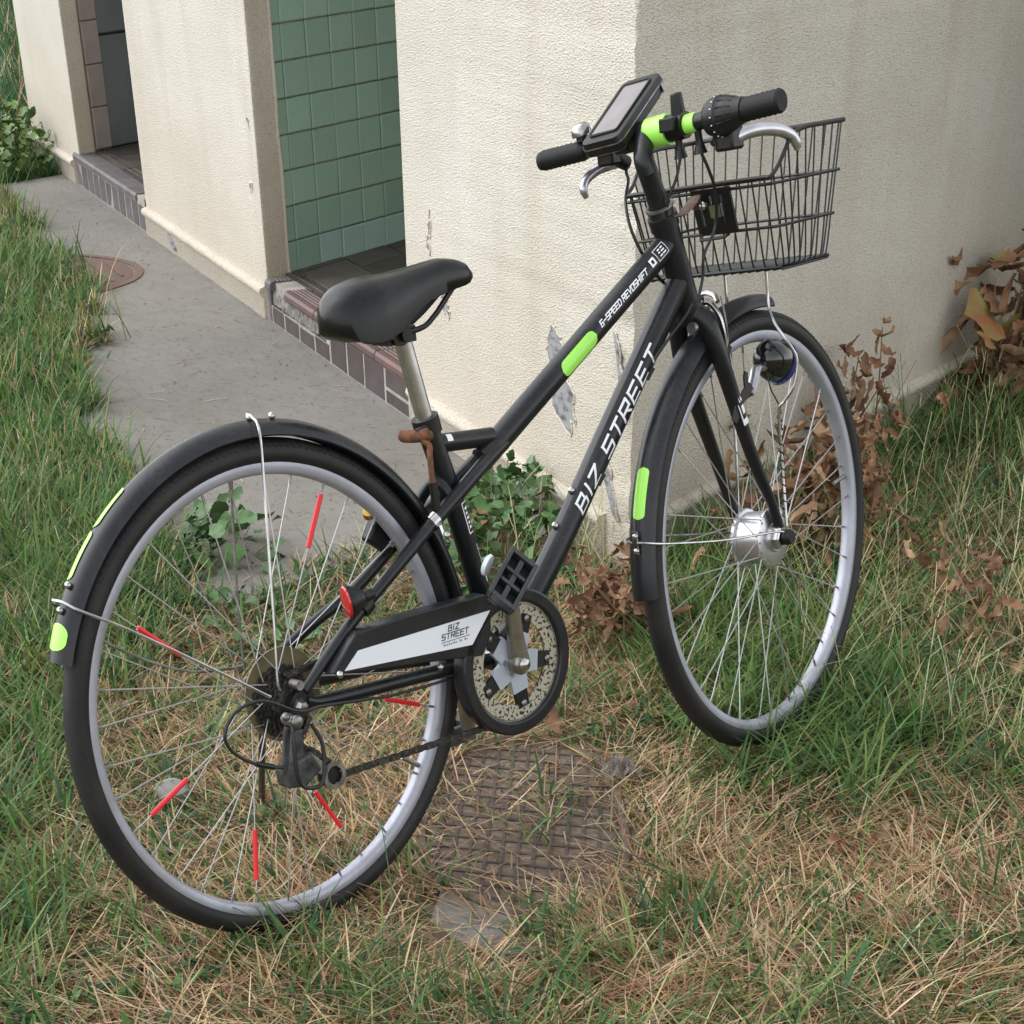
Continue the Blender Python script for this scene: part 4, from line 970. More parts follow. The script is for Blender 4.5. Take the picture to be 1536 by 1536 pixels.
# front brake caliper
cal = MB()
for s in (-1, 1):
    cal.tube(spline([V(.905, 0, .383), V(.912, s * .014, .386), V(.922, s * .026, .366), V(.928, s * .030, .340), V(.934, s * .0275, .312), V(.937, s * .024, .298)], 5), [.008, .008, .007, .006, .0055, .005], 10, flat=(1, .6))
cal.tube([V(.890, 0, .382), V(.926, 0, .380)], .006, 10); cal.sphere((.928, 0, .380), .008, n=10, m=6)
cal.tube(spline([V(.915, -.03, .385), V(.921, -.020, .394), V(.924, 0, .398), V(.926, .02, .39)], 4), .004, 8)
caliper = part(cal, 'brake_caliper', K['chrome'], front=True)
mb = MB()
for s in (-1, 1): mb.box((.940, s * .020, .302), (.042, .008, .011), (nrm(V(.6, 0, .75)), (0, 1, 0), nrm(V(-.75, 0, .6))))
mb.build('brake_pad', K['rubber'], caliper)
MB().tube(spline([V(.918, -.034, .392), V(.926, -.036, .36), V(.932, -.034, .33), V(.93, -.03, .315)], 5), .0013, 6).build('return_spring', K['chrome'], caliper)

# crankset, guard, chain ----------------------------------------------------------------------
GC = V(.398, 0, -.033)
gd = MB()
gd.prism([(.048, .036), (.062, .032), (.25, .006), (.33, -.006), (.35, .02), (.352, .066), (.345, .080), (.2, .0835), (.102, .0815), (.088, .072)], lambda p, q, t: (p, t, q), -.086, -.058)
gd.lathe([(.1075, -.086), (.109, -.083), (.109, -.060), (.106, -.057), (.0905, -.057), (.0885, -.060), (.0885, -.083), (.090, -.086)], 72, org=GC, closed=True)
guard = part(gd, 'chain_guard', K['fender'], bevel=.0025)
mb = MB(); mb.prism([(.070, .0355), (.310, .0155), (.350, .0565), (.098, .0575)], lambda p, q, t: (p, t, q), -.0872, -.0862); mb.build('guard_sticker', K['sticker'], guard, smooth=False)
mb = MB(); flat = lambda x0, z0: (lambda s_, t_: V(x0 + s_, -.0876, z0 + t_))
lettering(mb, 'BIZ', flat(.2660, .0455), .0075, .0062, .0030, .0017, .25); lettering(mb, 'STREET', flat(.2520, .0350), .0075, .0062, .0028, .0017, .25)
for x0, x1, z0, z1 in ((.2515, .3060, .0308, .0318),): mb.add([(x0, -.0876, z0), (x1, -.0876, z0), (x1, -.0876, z1), (x0, -.0876, z1)], [(0, 1, 2, 3)])
for k in range(14):
    if k in (8, 11): continue
    x0 = .2545 + k * .0034; h_ = .0022 + .0012 * (k % 3 == 0); mb.add([(x0, -.0876, .0258), (x0 + .0018, -.0876, .0258), (x0 + .0022, -.0876, .0258 + h_), (x0 + .0006, -.0876, .0258 + h_)], [(0, 1, 2, 3)])
mb.build('guard_lettering', K['ink'], guard, smooth=False)
mb = MB(); mb.sphere((.060, -.087, .033), .006, n=10, m=6); mb.sphere((.245, -.087, -.002), .005, n=10, m=6); mb.build('guard_bolt', K['chrome'], guard)
crk = empty('crankset'); crk.parent = BK; crk.matrix_local = TB
mb = MB(); mb.lathe([(.0865, -.078), (.0865, -.0745), (.0640, -.0745), (.0640, -.078)], 80, org=GC, closed=True); mb.build('chainring_guard', K['cream'], crk, smooth=False)
mb = MB(); mb.lathe([(.0885, -.0805), (.0890, -.0745), (.0860, -.0745), (.0860, -.0805)], 80, org=GC, closed=True); mb.build('guard_edge', K['chrome'], crk)
# toothed ring behind
mb = MB(); N_ = 42 * 4; of = []; inn_ = []
for i in range(N_):
    a = 2 * math.pi * i / N_; rr_ = .086 + (.003 if i % 4 in (1, 2) else -.001); of.append((GC[0] + rr_ * math.cos(a), GC[2] + rr_ * math.sin(a))); inn_.append((GC[0] + .066 * math.cos(a), GC[2] + .066 * math.sin(a)))
vs = [(p, y, q) for y in (-.073, -.070) for p, q in of] + [(p, y, q) for y in (-.073, -.070) for p, q in inn_]
fs = []
for i in range(N_):
    j = (i + 1) % N_; fs += [(i, j, N_ + j, N_ + i), (2 * N_ + i, 2 * N_ + j, 3 * N_ + j, 3 * N_ + i), (i, j, 2 * N_ + j, 2 * N_ + i), (N_ + i, N_ + j, 3 * N_ + j, 3 * N_ + i)]
mb.add(vs, fs); mb.build('chainring', K['greasy'], crk, smooth=False)
# five-armed spider: bright stubs, black ends
for nm, r0_, r1_, w0, w1, m_ in (('spider', .012, .046, .017, .0155, mat('spider_alloy', (.50, .55, .66), .4, .5)), ('spider_arm', .044, .072, .0125, .011, K['plastic'])):
    if nm == 'spider': mb = MB()
    for k in range(5):
        if nm != 'spider': mb = MB()
        a = math.radians(64 + 72 * k); e = V(math.cos(a), 0, math.sin(a)); f_ = V(-math.sin(a), 0, math.cos(a))
        P = [e * r0_ - f_ * w0, e * r1_ - f_ * w1, e * r1_ + f_ * w1, e * r0_ + f_ * w0]
        mb.add([GC + p + V(0, y, 0) for y in (-.0795 if nm == 'spider' else -.0785, -.072) for p in P], [(3, 2, 1, 0), (4, 5, 6, 7), (0, 1, 5, 4), (1, 2, 6, 5), (2, 3, 7, 6), (3, 0, 4, 7)])
        if nm != 'spider': mb.build(nm, m_, crk, smooth=False)
    if nm == 'spider': mb.build(nm, m_, crk, smooth=False)
rbm = MB().sphere((0, 0, 0), .0055, (1, .5, 1), n=10, m=6).mesh('ring_bolt', K['dull'])
for k in range(5):
    a = math.radians(64 + 72 * k); link('ring_bolt', rbm, crk).location = GC + V(.066 * math.cos(a), -.080, .066 * math.sin(a))
mb = MB(); mb.tube([GC + V(0, -.070, 0), GC + V(0, .062, 0)], .012, 14); mb.build('axle', K['dull'], crk)
c0, c1 = GC + V(0, -.088, 0), V(.374, -.104, .118)
K['crank'] = mat('worn_alloy', (.40, .385, .36), .33, .9, col2=(.27, .25, .22), nscale=35)
mb = MB(); mb.tube(spline([c0, c0 * .7 + c1 * .3, c0 * .3 + c1 * .7, c1], 4), [.019, .0135, .0120, .0125], 12, flat=(1., .6)); mb.lathe([(0, -.101), (.013, -.100), (.0165, -.095), (.0165, -.07), (0, -.07)], 24, org=GC); mb.build('crank_arm', K['crank'], crk)
mb = MB(); mb.lathe([(0, -.107), (.006, -.106), (.0105, -.103), (.0115, -.099), (0, -.099)], 24, org=GC + V(0, 0, 0)); mb.build('crank_bolt', K['chrome'], crk)
c2 = GC * 2 - V(.374, 0, .118); l0, l1 = GC + V(0, .066, 0), V(c2[0], .082, c2[2])
mb = MB(); mb.tube([l0, l1], [.0165, .0115], 12, flat=(1., .6)); mb.build('crank_arm', K['crank'], crk)
def pedal(c, a1, a2, flip=1):
    n3 = nrm(np.cross(a1, a2)); P = lambda p, q, t: c + a1 * p + a2 * q + n3 * t
    e = empty('pedal'); e.parent = BK; e.matrix_local = TB
    mb = MB()
    hw, hh, bw = .037, .024, .0065
    def bar_(p0, p1, q0, q1, t0=-.014, t1=.014): mb.prism([(p0, q0), (p1, q0), (p1, q1), (p0, q1)], P, t0, t1)
    bar_(-hw, hw, -hh, -hh + bw); bar_(-hw, hw, hh - bw, hh); bar_(-hw, -hw + bw, -hh + bw, hh - bw); bar_(hw - bw, hw, -hh + bw, hh - bw)
    bar_(-.011, -.006, -hh + bw, hh - bw, -.011, .011); bar_(.006, .011, -hh + bw, hh - bw, -.011, .011); bar_(-hw + bw, hw - bw, -.004, .004, -.008, .008)
    mb.build('pedal_body', K['pedal'], e, smooth=False, bevel=.0015)
    mb = MB(); mb.prism([(-.036, -.023), (.036, -.023), (.036, .023), (-.036, .023)], P, -.032, -.0145) if flip else None
    if flip: mb.build('pedal_block', K['plastic'], e, smooth=False, bevel=.004)
    return e
K['pedal'] = mat('worn_pedal_plastic', (.05, .053, .058), .45, col2=(.03, .032, .035), nscale=30)
pd = pedal(V(.345, -.150, .108), nrm(V(-.049, .0, -.048)), nrm(V(.018, -.022, -.024)))
MB().tube([c1, V(.350, -.145, .110)], .007, 10).build('pedal_axle', K['dull'], pd)
MB().lathe([(0, 0), (.015, 0), (.016, .004), (.013, .007), (0, .007)], 20, org=V(.330, -.118, .128), ax=(-.3, .6, .3)).build('pedal_cap', K['sticker'], pd)
pd2 = pedal(V(l1[0] - .01, .125, l1[2]), V(1, 0, 0), V(0, 1, 0), 0)
MB().tube([l1, V(l1[0] - .01, .12, l1[2])], .007, 10).build('pedal_axle', K['dull'], pd2)
# chain: separate links along the lower run, top run hidden in the guard
def chain(pts, name='chain'):
    P = spline([V(*p) for p in pts], 10); L_ = np.cumsum([0] + [np.linalg.norm(P[i + 1] - P[i]) for i in range(len(P) - 1)]); pitch = .0115; mb = MB(); k = int(L_[-1] / pitch)
    at = lambda s: V(*[np.interp(s, L_, [p[j] for p in P]) for j in range(3)])
    for i in range(k):
        a, b = at(i * pitch), at((i + 1) * pitch); d_ = nrm(b - a); up = nrm(np.cross(d_, V(0, 1, 0)))
        for s in (-1, 1): mb.box((a + b) / 2 + V(0, s * (.0022 if i % 2 else .0032), 0), (pitch * 1.28, .0011, .0078 if i % 2 else .0086), (d_, V(0, 1, 0), up))
        mb.tube([a - V(0, .0042, 0), a + V(0, .0042, 0)], .0030, 6)
    return part(mb, name, K['greasy'], smooth=False)
chain([(.415, -.0715, -.121), (.36, -.070, -.120), (.28, -.066, -.119), (.15, -.062, -.118), (.060, -.060, -.118), (.046, -.060, -.123)])
chain([(.0, -.040, .040), (.08, -.047, .046), (.20, -.058, .053), (.34, -.069, .053), (.40, -.0715, .055)])
chain([(.038, -.060, -.092), (.015, -.056, -.070), (-.012, -.048, -.052), (.012, -.044, -.044), (.030, -.040, -.025)])
# rear derailleur
der = empty('rear_derailleur'); der.parent = BK; der.matrix_local = TB
mb = MB(); mb.tube([V(-.026, -.060, -.012), V(-.026, -.088, -.012)], .0085, 14); mb.sphere((-.026, -.090, -.012), .010, (1, .5, 1)); mb.sphere((-.040, -.084, -.002), .0065); mb.build('pivot_bolt', K['dull'], der)
K['derail'] = mat('grimy_grey_alloy', (.09, .092, .095), .5, .4, col2=(.03, .03, .03), nscale=70)
mb = MB(); mb.prism([(-.050, -.012), (-.040, -.016), (-.056, -.075), (-.068, -.078)], lambda p, q, t: (p, t, q), -.094, -.088)
mb.build('link_arm', K['derail'], der, smooth=False, bevel=.002); mb = MB()
mb.prism([(-.030, -.024), (-.012, -.026), (-.018, -.088), (-.046, -.090)], lambda p, q, t: (p, t, q), -.084, -.066)
mb.prism([(-.060, -.072), (-.010, -.060), (.006, -.088), (-.028, -.106), (-.058, -.100)], lambda p, q, t: (p, t, q), -.092, -.062)
mb.build('body', K['derail'], der, smooth=False, bevel=.004)
mb = MB(); mb.tube([V(-.018, -.088, -.082), V(-.018, -.056, -.082)], .011, 12); mb.build('cage_pivot', K['dull'], der)
for y in (-.069, -.0525):
    mb = MB(); mb.prism([(-.014, -.070), (.002, -.066), (.030, -.096), (.026, -.108), (-.006, -.092), (-.018, -.082)], lambda p, q, t: (p, t, q), y - .001, y + .001); mb.lathe([(.0205, y - .001), (.0205, y + .001), (.0135, y + .001), (.0135, y - .001)], 28, org=V(.040, 0, -.111), closed=True); mb.build('cage_plate', K['dull'], der, smooth=False)
for cx, cz in ((.040, -.111), (-.004, -.078)):
    mb = MB(); pf = []
    for i in range(44):
        a = 2 * math.pi * i / 44; r_ = .0155 + (.002 if i % 4 in (1, 2) else -.001); pf.append((cx + r_ * math.cos(a), cz + r_ * math.sin(a)))
    mb.prism(pf, lambda p, q, t: (p, t, q), -.063, -.058); mb.build('pulley', K['plastic'], der, smooth=False)
mb = MB(); mb.tube(spline([V(-.040, -.096, -.014), V(-.046, -.104, -.03), V(-.050, -.106, -.075), V(-.042, -.106, -.098), V(-.014, -.104, -.106), V(.000, -.102, -.090), V(.006, -.098, -.05), V(-.004, -.092, -.020)], 6), .0030, 8); mb.build('guard_wire', K['cable'], der)
wire([(.12, -.068, -.020), (.03, -.076, -.006), (-.025, -.095, .004), (-.084, -.1, .034), (-.129, -.1, .032), (-.155, -.1, .007), (-.147, -.1, -.020), (-.112, -.1, -.047), (-.066, -.096, -.066)], .0026, 'gear_cable', K['cable'], None)
part(MB().tube([V(-.112, -.1, -.047), V(-.082, -.098, -.060)], .0042, 8), 'cable_ferrule', K['plastic'])
wire([(.34, -.05, -.036), (.25, -.062, -.031), (.16, -.067, -.026), (.12, -.068, -.020)], .0022, 'gear_cable', K['cable'], None)
# axle nut
mb = MB(); mb.lathe([(0, -.076), (.007, -.075), (.009, -.064), (.012, -.064), (.0, -.060)], 6); part(mb, 'axle_nut', K['dull'])
# rear reflector on the stay
RN = nrm(V(-.93, .30, -.10)); RCn = V(.098, -.078, .124)
mb = MB(); mb.lathe([(0, -.026), (.010, -.024), (.019, -.010), (.0225, -.002), (.0225, .002), (0, .002)], 28, org=RCn, ax=RN); refl = part(mb, 'rear_reflector', K['plastic'])
mb = MB(); mb.lathe([(.0222, .0022), (.0205, .0052), (.012, .0068), (0, .0072)], 28, org=RCn, ax=RN); mb.build('reflector_lens', K['red_refl'], refl)
mb = MB(); mb.tube([RCn - RN * .024, RCn - RN * .040 + V(0, .004, 0)], .008, 10); mb.lathe([(.0095, -.008), (.0125, -.008), (.0125, .008), (.0095, .008)], 18, org=V(.140, -.0595, .106), ax=nrm(V(.74, 0, .48)), closed=True); mb.build('reflector_clamp', K['plastic'], refl)
# p-clip on the right stay, wheel lock body on the left stay
pc = [p for p in STR if abs(p[0] - .286) < .012][0]
mb = MB(); mb.lathe([(.0100, -.006), (.0120, -.006), (.0120, .006), (.0100, .006)], 18, org=pc, ax=nrm(V(.86, -.1, .48)), closed=True); mb.tube([pc + V(.0, -.012, -.004), pc + V(.004, -.016, -.022)], .0075, 10, flat=(1, .5)); mb.sphere(pc + V(.004, -.021, -.018), .006, n=10, m=6); part(mb, 'stay_clip', K['chrome'])
lk = MB(); lk.box((.248, .030, .172), (.052, .020, .040), (nrm(V(.8, 0, -.6)), (0, 1, 0), nrm(V(.6, 0, .8)))); lock = part(lk, 'wheel_lock', K['plastic'], bevel=.005)
mb = MB(); mb.tube([V(.224, .020, .205), V(.220, .016, .212)], .009, 12); mb.build('lock_cylinder', K['brass'], lock)
mb = MB(); mb.box((.262, .018, .190), (.044, .003, .006), (nrm(V(.8, 0, -.6)), (0, 1, 0), nrm(V(.6, 0, .8)))); mb.sphere((.258, .018, .160), .006, n=10, m=6); mb.build('lock_fitting', K['chrome'], lock)
# kickstand on the left
wire([(.02, .070, -.012), (.03, .085, -.04), (.10, .22, -.16), (.19, .38, -.272), (.222, .428, -.298)], .0058, 'kickstand', K['black'], None, n=10)
# cables at the front
wire([(.828, -.040, .588), (.820, -.034, .560), (.812, -.02, .53), (.822, -.012, .49), (.848, -.014, .45), (.872, -.016, .415), (.885, -.010, .395), (.905, -.01, .392)], .0024, 'brake_cable', K['cable'], None, front=True)
wire([(.827, -.076, .590), (.842, -.078, .565), (.865, -.072, .535), (.878, -.060, .490), (.856, -.050, .455), (.855, -.045, .425), (.845, -.040, .395)], .0024, 'gear_cable', K['cable'], None, front=True)
wire([(.846, -.040, .395), (.832, -.036, .378), (.80, -.030, .352), (.775, -.024, .328)], .0024, 'gear_cable', K['cable'], None)
wire([(.775, -.016, .318), (.70, -.013, .233), (.62, -.012, .140), (.55, -.012, .060)], .0013, 'inner_cable', K['dull'], None, n=6)
for X in (.775, .66):
    mb = MB(); mb.tube([V(X, -.018, (X - .545) / .313 * .359 + .066 - .014), V(X - .012, -.017, (X - .557) / .313 * .359 + .066 - .014)], .0045, 8); part(mb, 'cable_stop', K['plastic'])
wire([(.884, .094, .586), (.862, .085, .578), (.83, .06, .566), (.795, .044, .54), (.785, .03, .50), (.81, .02, .45), (.85, .02, .42), (.885, .02, .40)], .0024, 'brake_cable', K['cable'], None, front=True)

# ------------------------------------------------------------------ grass
COVER = [(a, b) for a, b in out]
CAMXY = np.array([4.03, -1.84])
def grass_density(x, y):
    """1 on open lawn, 0 on the path, the building and the drain cover"""
    d = np.ones_like(x)
    d[(y > -.01) & (x < BD[0] / BD[1] * y + .012)] = 0
    fr_ = fbm(x * 5 + 3, y * 5, 3)
    onslab = inside(x, y, SLAB)
    # the left border creeps over the path
    edge = np.interp(x, [-6.3, -5, -4, -3.3, -2.7, -2.2, -1.9, -1.2, -.6, -.1], [-.27, -.34, -.38, -.45, -.57, -.68, -.78, -.83, -.84, -.86])
    over = y < edge - .05 + (fr_ - .5) * .26
    near_end = (x > -.42 - (y + .45) * .55 + (fr_ - .5) * .16) & (y < -.2)
    d[onslab & ~over & ~near_end] = 0
    d[((x + .30) * -.86 + (y + .17) * .51) ** 2 / .17 + ((x + .30) * .51 + (y + .17) * .86) ** 2 / .017 < 1] *= .25
    cov = inside(x, y, COVER); d[cov] *= .085 + .15 * (fr_[cov] > .58)
    pit = ((x - 1.50) / .17) ** 2 + ((y + .92) / .11) ** 2 < .55 + fr_ * .9
    d[pit] *= .22
    return d
def sample(N, poly):
    P = np.array(poly); lo, hi = P.min(0), P.max(0); xs, ys = [], []
    c = 0
    while c < N:
        x = rng.uniform(lo[0], hi[0], N); y = rng.uniform(lo[1], hi[1], N); k = inside(x, y, poly); xs.append(x[k]); ys.append(y[k]); c += k.sum()
    return np.concatenate(xs)[:N], np.concatenate(ys)[:N]
BL = []      # blade batches: (verts (n, seg, 3 pts) ...)
def blades(x, y, h, wd, lean, az, bend, col, segs=3, z0=-.012, tipw=.15, twist=None):
    n = len(x); t = np.linspace(0, 1, segs + 1)[None, :]
    ln = lean[:, None] + bend[:, None] * t          # angle from the vertical along the blade
    dr = h[:, None] / segs
    dx = np.concatenate([np.zeros((n, 1)), np.cumsum(np.sin(ln[:, 1:]) * dr, 1)], 1); dz = np.concatenate([np.zeros((n, 1)), np.cumsum(np.cos(ln[:, 1:]) * dr, 1)], 1)
    zb = np.maximum(dz, 0) + z0 + (np.abs(np.minimum(dz, 0)) * 0)
    ca, sa = np.cos(az)[:, None], np.sin(az)[:, None]
    cx, cy = x[:, None] + dx * ca, y[:, None] + dx * sa
    ta = az + math.pi / 2 if twist is None else twist
    wpr = wd[:, None] * np.interp(t[0], [0, .35, .75, 1], [.75, 1, .7, tipw])[None, :] / 2
    ex, ey = np.cos(ta)[:, None] * wpr, np.sin(ta)[:, None] * wpr
    v = np.stack([np.stack([cx - ex, cy - ey, zb], -1), np.stack([cx + ex, cy + ey, zb], -1)], 2)   # n, segs+1, 2, 3
    BL.append((v.reshape(-1, 3), n, segs, np.repeat(col, (segs + 1) * 2, 0)))
def build_blades(name):
    Vv = np.concatenate([b[0] for b in BL]); Cc = np.concatenate([b[3] for b in BL]); F = []; o = 0
    for v, n, s, c in BL:
        base = o + np.arange(n)[:, None] * (s + 1) * 2 + np.arange(s)[None, :] * 2
        F.append(np.stack([base, base + 1, base + 3, base + 2], -1).reshape(-1, 4)); o += n * (s + 1) * 2
    F = np.concatenate(F).astype(np.int32)
    me = bpy.data.meshes.new(name); me.vertices.add(len(Vv)); me.vertices.foreach_set('co', Vv.astype(np.float32).ravel())
    me.loops.add(F.size); me.loops.foreach_set('vertex_index', F.ravel()); me.polygons.add(len(F))
    me.polygons.foreach_set('loop_start', np.arange(0, F.size, 4, dtype=np.int32))
    me.polygons.foreach_set('use_smooth', np.ones(len(F), bool))
    at = me.attributes.new('blade_colour', 'FLOAT_COLOR', 'POINT'); at.data.foreach_set('color', np.concatenate([Cc, np.ones((len(Cc), 1))], 1).astype(np.float32).ravel())
    me.materials.append(K['grass']); me.update(calc_edges=True)
    BL.clear(); return link(name, me)
GREEN = np.array([(.068, .145, .036), (.100, .190, .048), (.045, .115, .038), (.165, .225, .066), (.040, .115, .050)])
STRAW = np.array([(.58, .42, .26), (.42, .26, .15), (.66, .52, .35), (.32, .17, .095), (.46, .38, .19)])
def pick(pal, n, j=.18):
    c = pal[rng.integers(0, len(pal), n)] * 1.13; return c * (1 + rng.normal(size=(n, 1)) * j).clip(.5, 1.6) * (1 + rng.normal(size=(n, 3)) * .05)
def dryness(x, y):
    """share of dry grass: high in the trodden foreground, low along the left and the far right"""
    base = .62 * np.exp(-(((x - 1.55) / 1.0) ** 2 + ((y + .65) / .75) ** 2)) + .36
    base += .25 * np.exp(-(((x - .75) / .45) ** 2 + ((y + 1.05) / .30) ** 2)) - .12 * np.exp(-(((x - .9) / .3) ** 2 + ((y + .0) / .25) ** 2)) + .06 * (y > .1)
    base -= .12 * (x < -.6)
    return np.clip(base + (fbm(x * 4.2, y * 4.2 + 9, 3) - .5) * 1.15, .02, .97)
NEAR = [(2.55, -1.9), (2.75, .2), (1.6, .95), (.2, 1.85), (-1.4, 3.4), (-2.0, 2.6), (0, -.05), (-.1, -.35), (-.7, -.05), (-.75, -.3), (-.4, -.7), (-.9, -.85), (-1.2, -1.3), (.5, -1.9)]
NEARB = [(2.55, -1.9), (2.75, .2), (1.6, .95), (.2, 1.85), (-1.4, 3.4), (-2.2, 3.0), (0, 0), (-.75, 0), (-.75, -.3), (-.4, -.7), (-.9, -.85), (-1.3, -1.35), (.5, -1.9)]
LEFT = [(-.5, -.7), (-1.5, -.72), (-2.6, -.45), (-4, -.3), (-5.9, -.35), (-7.0, -.30), (-7.0, -1.4), (-3, -1.5), (-1, -1.35), (.0, -1.5), (.3, -1.2)]
FAR = [(-7.02, -.30), (-7.05, .1), (-7.4, .5), (-9.5, 2.2), (-14, 4.0), (-14, -1.2), (-7.0, -1.2)]
def filt(x, y):
    k = rng.random(len(x)) < grass_density(x, y); return x[k], y[k]
# 1 short turf
x, y = filt(*sample(150000, NEARB)); n = len(x); dry = rng.random(n) < dryness(x, y) * .68
tall = 1 + .55 * np.clip((y - .05) * 3, 0, 1) + .25 * (x < -.3)
blades(x, y, rng.uniform(.016, .046, n) * tall * (.65 + .7 * fbm(x * 7, y * 7)), rng.uniform(.0020, .0046, n), rng.uniform(.15, 1.15, n), rng.uniform(0, 2 * math.pi, n), rng.uniform(.1, 1.1, n), np.where(dry[:, None], pick(STRAW, n), pick(GREEN, n)), 2)
# 2 flattened straw
x, y = filt(*sample(150000, NEARB)); k = rng.random(len(x)) < dryness(x, y) * .85; x, y = x[k], y[k]; n = len(x)
sw = (fbm(x * 3 + 40, y * 3, 2) - .5) * 9
blades(x, y, rng.uniform(.035, .115, n), rng.uniform(.0014, .0036, n), rng.uniform(.95, 1.45, n), sw + rng.normal(size=n) * 1.3, rng.uniform(-.15, .35, n), pick(STRAW, n, .25), 3, z0=-.008 + 0, tipw=.4)
# 3 longer green blades scattered in tufts
def tufts(N, poly, per, h, wd, pal, lean=(.05, .5), bend=(.3, 1.2), spread=.02, dens=True, segs=4, dj=.15):
    x, y = sample(N, poly)
    if dens: x, y = filt(x, y)
    x = np.repeat(x, per); y = np.repeat(y, per); n = len(x); x = x + rng.normal(size=n) * spread; y = y + rng.normal(size=n) * spread
    if dens:
        k = (y > -.006) & (x < BD[0] / BD[1] * y + .01); x, y = x[~k], y[~k]; n = len(x)
    blades(x, y, rng.uniform(*h, n), rng.uniform(*wd, n), rng.uniform(*lean, n), rng.uniform(0, 2 * math.pi, n), rng.uniform(*bend, n), pick(pal, n, dj), segs)
tufts(640, NEARB, 8, (.05, .13), (.0026, .0058), GREEN, lean=(.1, .9))
RIGHT = [(.35, -.02), (.95, .0), (2.2, .15), (1.5, .95), (.2, 1.85), (-1.4, 3.3), (-2.0, 2.9), (.02, .05)]
# small round-leaved herbs in the turf
hx, hy = filt(*sample(2600, NEARB)); k = fbm(hx * 2.6 + 11, hy * 2.6, 2) > .50; hx, hy = np.repeat(hx[k], 9), np.repeat(hy[k], 9); n = len(hx); hx = hx + rng.normal(size=n) * .022; hy = hy + rng.normal(size=n) * .022
k = (hy > -.01) & (hx < BD[0] / BD[1] * hy + .02); hx, hy = hx[~k], hy[~k]; n = len(hx)
blades(hx, hy, rng.uniform(.016, .034, n), rng.uniform(.006, .013, n), rng.uniform(.5, 1.3, n), rng.uniform(0, 6.28, n), rng.uniform(.0, .6, n), pick(GREEN[[0, 1, 2, 4]], n), 3, z0=.004, tipw=.25)
hx, hy = filt(*sample(1500, LEFT)); hx, hy = np.repeat(hx, 8), np.repeat(hy, 8); n = len(hx); hx = hx + rng.normal(size=n) * .03; hy = hy + rng.normal(size=n) * .02
blades(hx, hy, rng.uniform(.02, .045, n), rng.uniform(.008, .016, n), rng.uniform(.4, 1.3, n), rng.uniform(0, 6.28, n), rng.uniform(.0, .6, n), pick(GREEN[[0, 1, 2, 4]], n), 3, z0=.02, tipw=.25)
tufts(400, RIGHT, 8, (.07, .18), (.0025, .0058), GREEN, spread=.025, lean=(.1, .9)); tufts(420, RIGHT, 6, (.08, .2), (.0016, .003), STRAW, spread=.03, lean=(.2, 1.))
FRONTW = [(.25, -.22), (1.15, -.35), (1.35, -.1), (.9, .25), (.15, .15)]
tufts(120, FRONTW, 11, (.08, .17), (.003, .006), GREEN[[0, 1, 3]], lean=(.1, .8), spread=.03)
LEFTN = [(.25, -1.28), (1.1, -1.45), (1.5, -1.62), (1.25, -1.75), (-.6, -1.55), (-1.2, -1.2), (-.9, -.95), (.0, -1.1)]
tufts(330, LEFTN, 9, (.08, .17), (.0025, .0060), GREEN[[0, 1, 3]], lean=(.1, .7), spread=.03)
x, y = sample(3500, [(-6.05, -.38), (-6.28, .02), (-7.05, .1), (-7.05, -.5), (-6.2, -.7)]); k = ~((y > -.02) & (x > -7.0)); x, y = x[k], y[k]; n = len(x)
blades(x, y, rng.uniform(.04, .13, n), rng.uniform(.005, .010, n), rng.uniform(.1, .9, n), rng.uniform(0, 6.28, n), rng.uniform(.1, 1., n), pick(GREEN, n), 3)
FORE = [(1.3, -1.3), (1.9, -1.15), (2.1, -.4), (1.8, -.25), (1.45, -.5), (1.6, -.95)]
tufts(75, FORE, 8, (.05, .11), (.002, .005), GREEN, spread=.03)
# broad blades pressed flat in swathes
def flat(N, poly, pal, L_=(.08, .18), wd=(.003, .0065)):
    x, y = filt(*sample(N, poly)); x, y = np.repeat(x, 7), np.repeat(y, 7); n = len(x); a0 = np.repeat(rng.uniform(0, 6.28, n // 7), 7); x = x + rng.normal(size=n) * .018; y = y + rng.normal(size=n) * .018
    k = (y > -.006) & (x < BD[0] / BD[1] * y + .01); x, y, a0 = x[~k], y[~k], a0[~k]; n = len(x)
    blades(x, y, rng.uniform(*L_, n), rng.uniform(*wd, n), rng.uniform(.5, 1.0, n), a0 + rng.normal(size=n) * .5, rng.uniform(.3, .9, n), pick(pal, n), 4)
flat(300, NEARB, GREEN); flat(420, NEARB, STRAW, (.07, .16), (.0018, .0036)); flat(110, FRONTW, GREEN[[0, 1, 3]]); flat(60, FORE, GREEN); flat(90, FORE, STRAW, (.07, .16), (.0018, .0036)); flat(130, LEFTN, GREEN); flat(240, RIGHT, GREEN[[0, 1, 3]], (.1, .22))
# litter of dry blades and grit on the concrete
x, y = sample(420, SLAB); k = y < -.02; x, y = x[k], y[k]; n = len(x)
blades(x, y, rng.uniform(.015, .07, n), rng.uniform(.0015, .003, n), np.full(n, 1.50), rng.uniform(0, 6.28, n), rng.uniform(-.1, .05, n), pick(STRAW * .75, n), 3, z0=.0015, tipw=.5)
x, y = sample(500, SLAB); n = len(x); blades(x, y, rng.uniform(.003, .009, n), rng.uniform(.003, .008, n), np.full(n, 1.2), rng.uniform(0, 6.28, n), np.zeros(n), pick(np.array([(.07, .06, .05), (.13, .11, .09), (.20, .17, .13)]), n), 1, z0=.0012, tipw=.6)
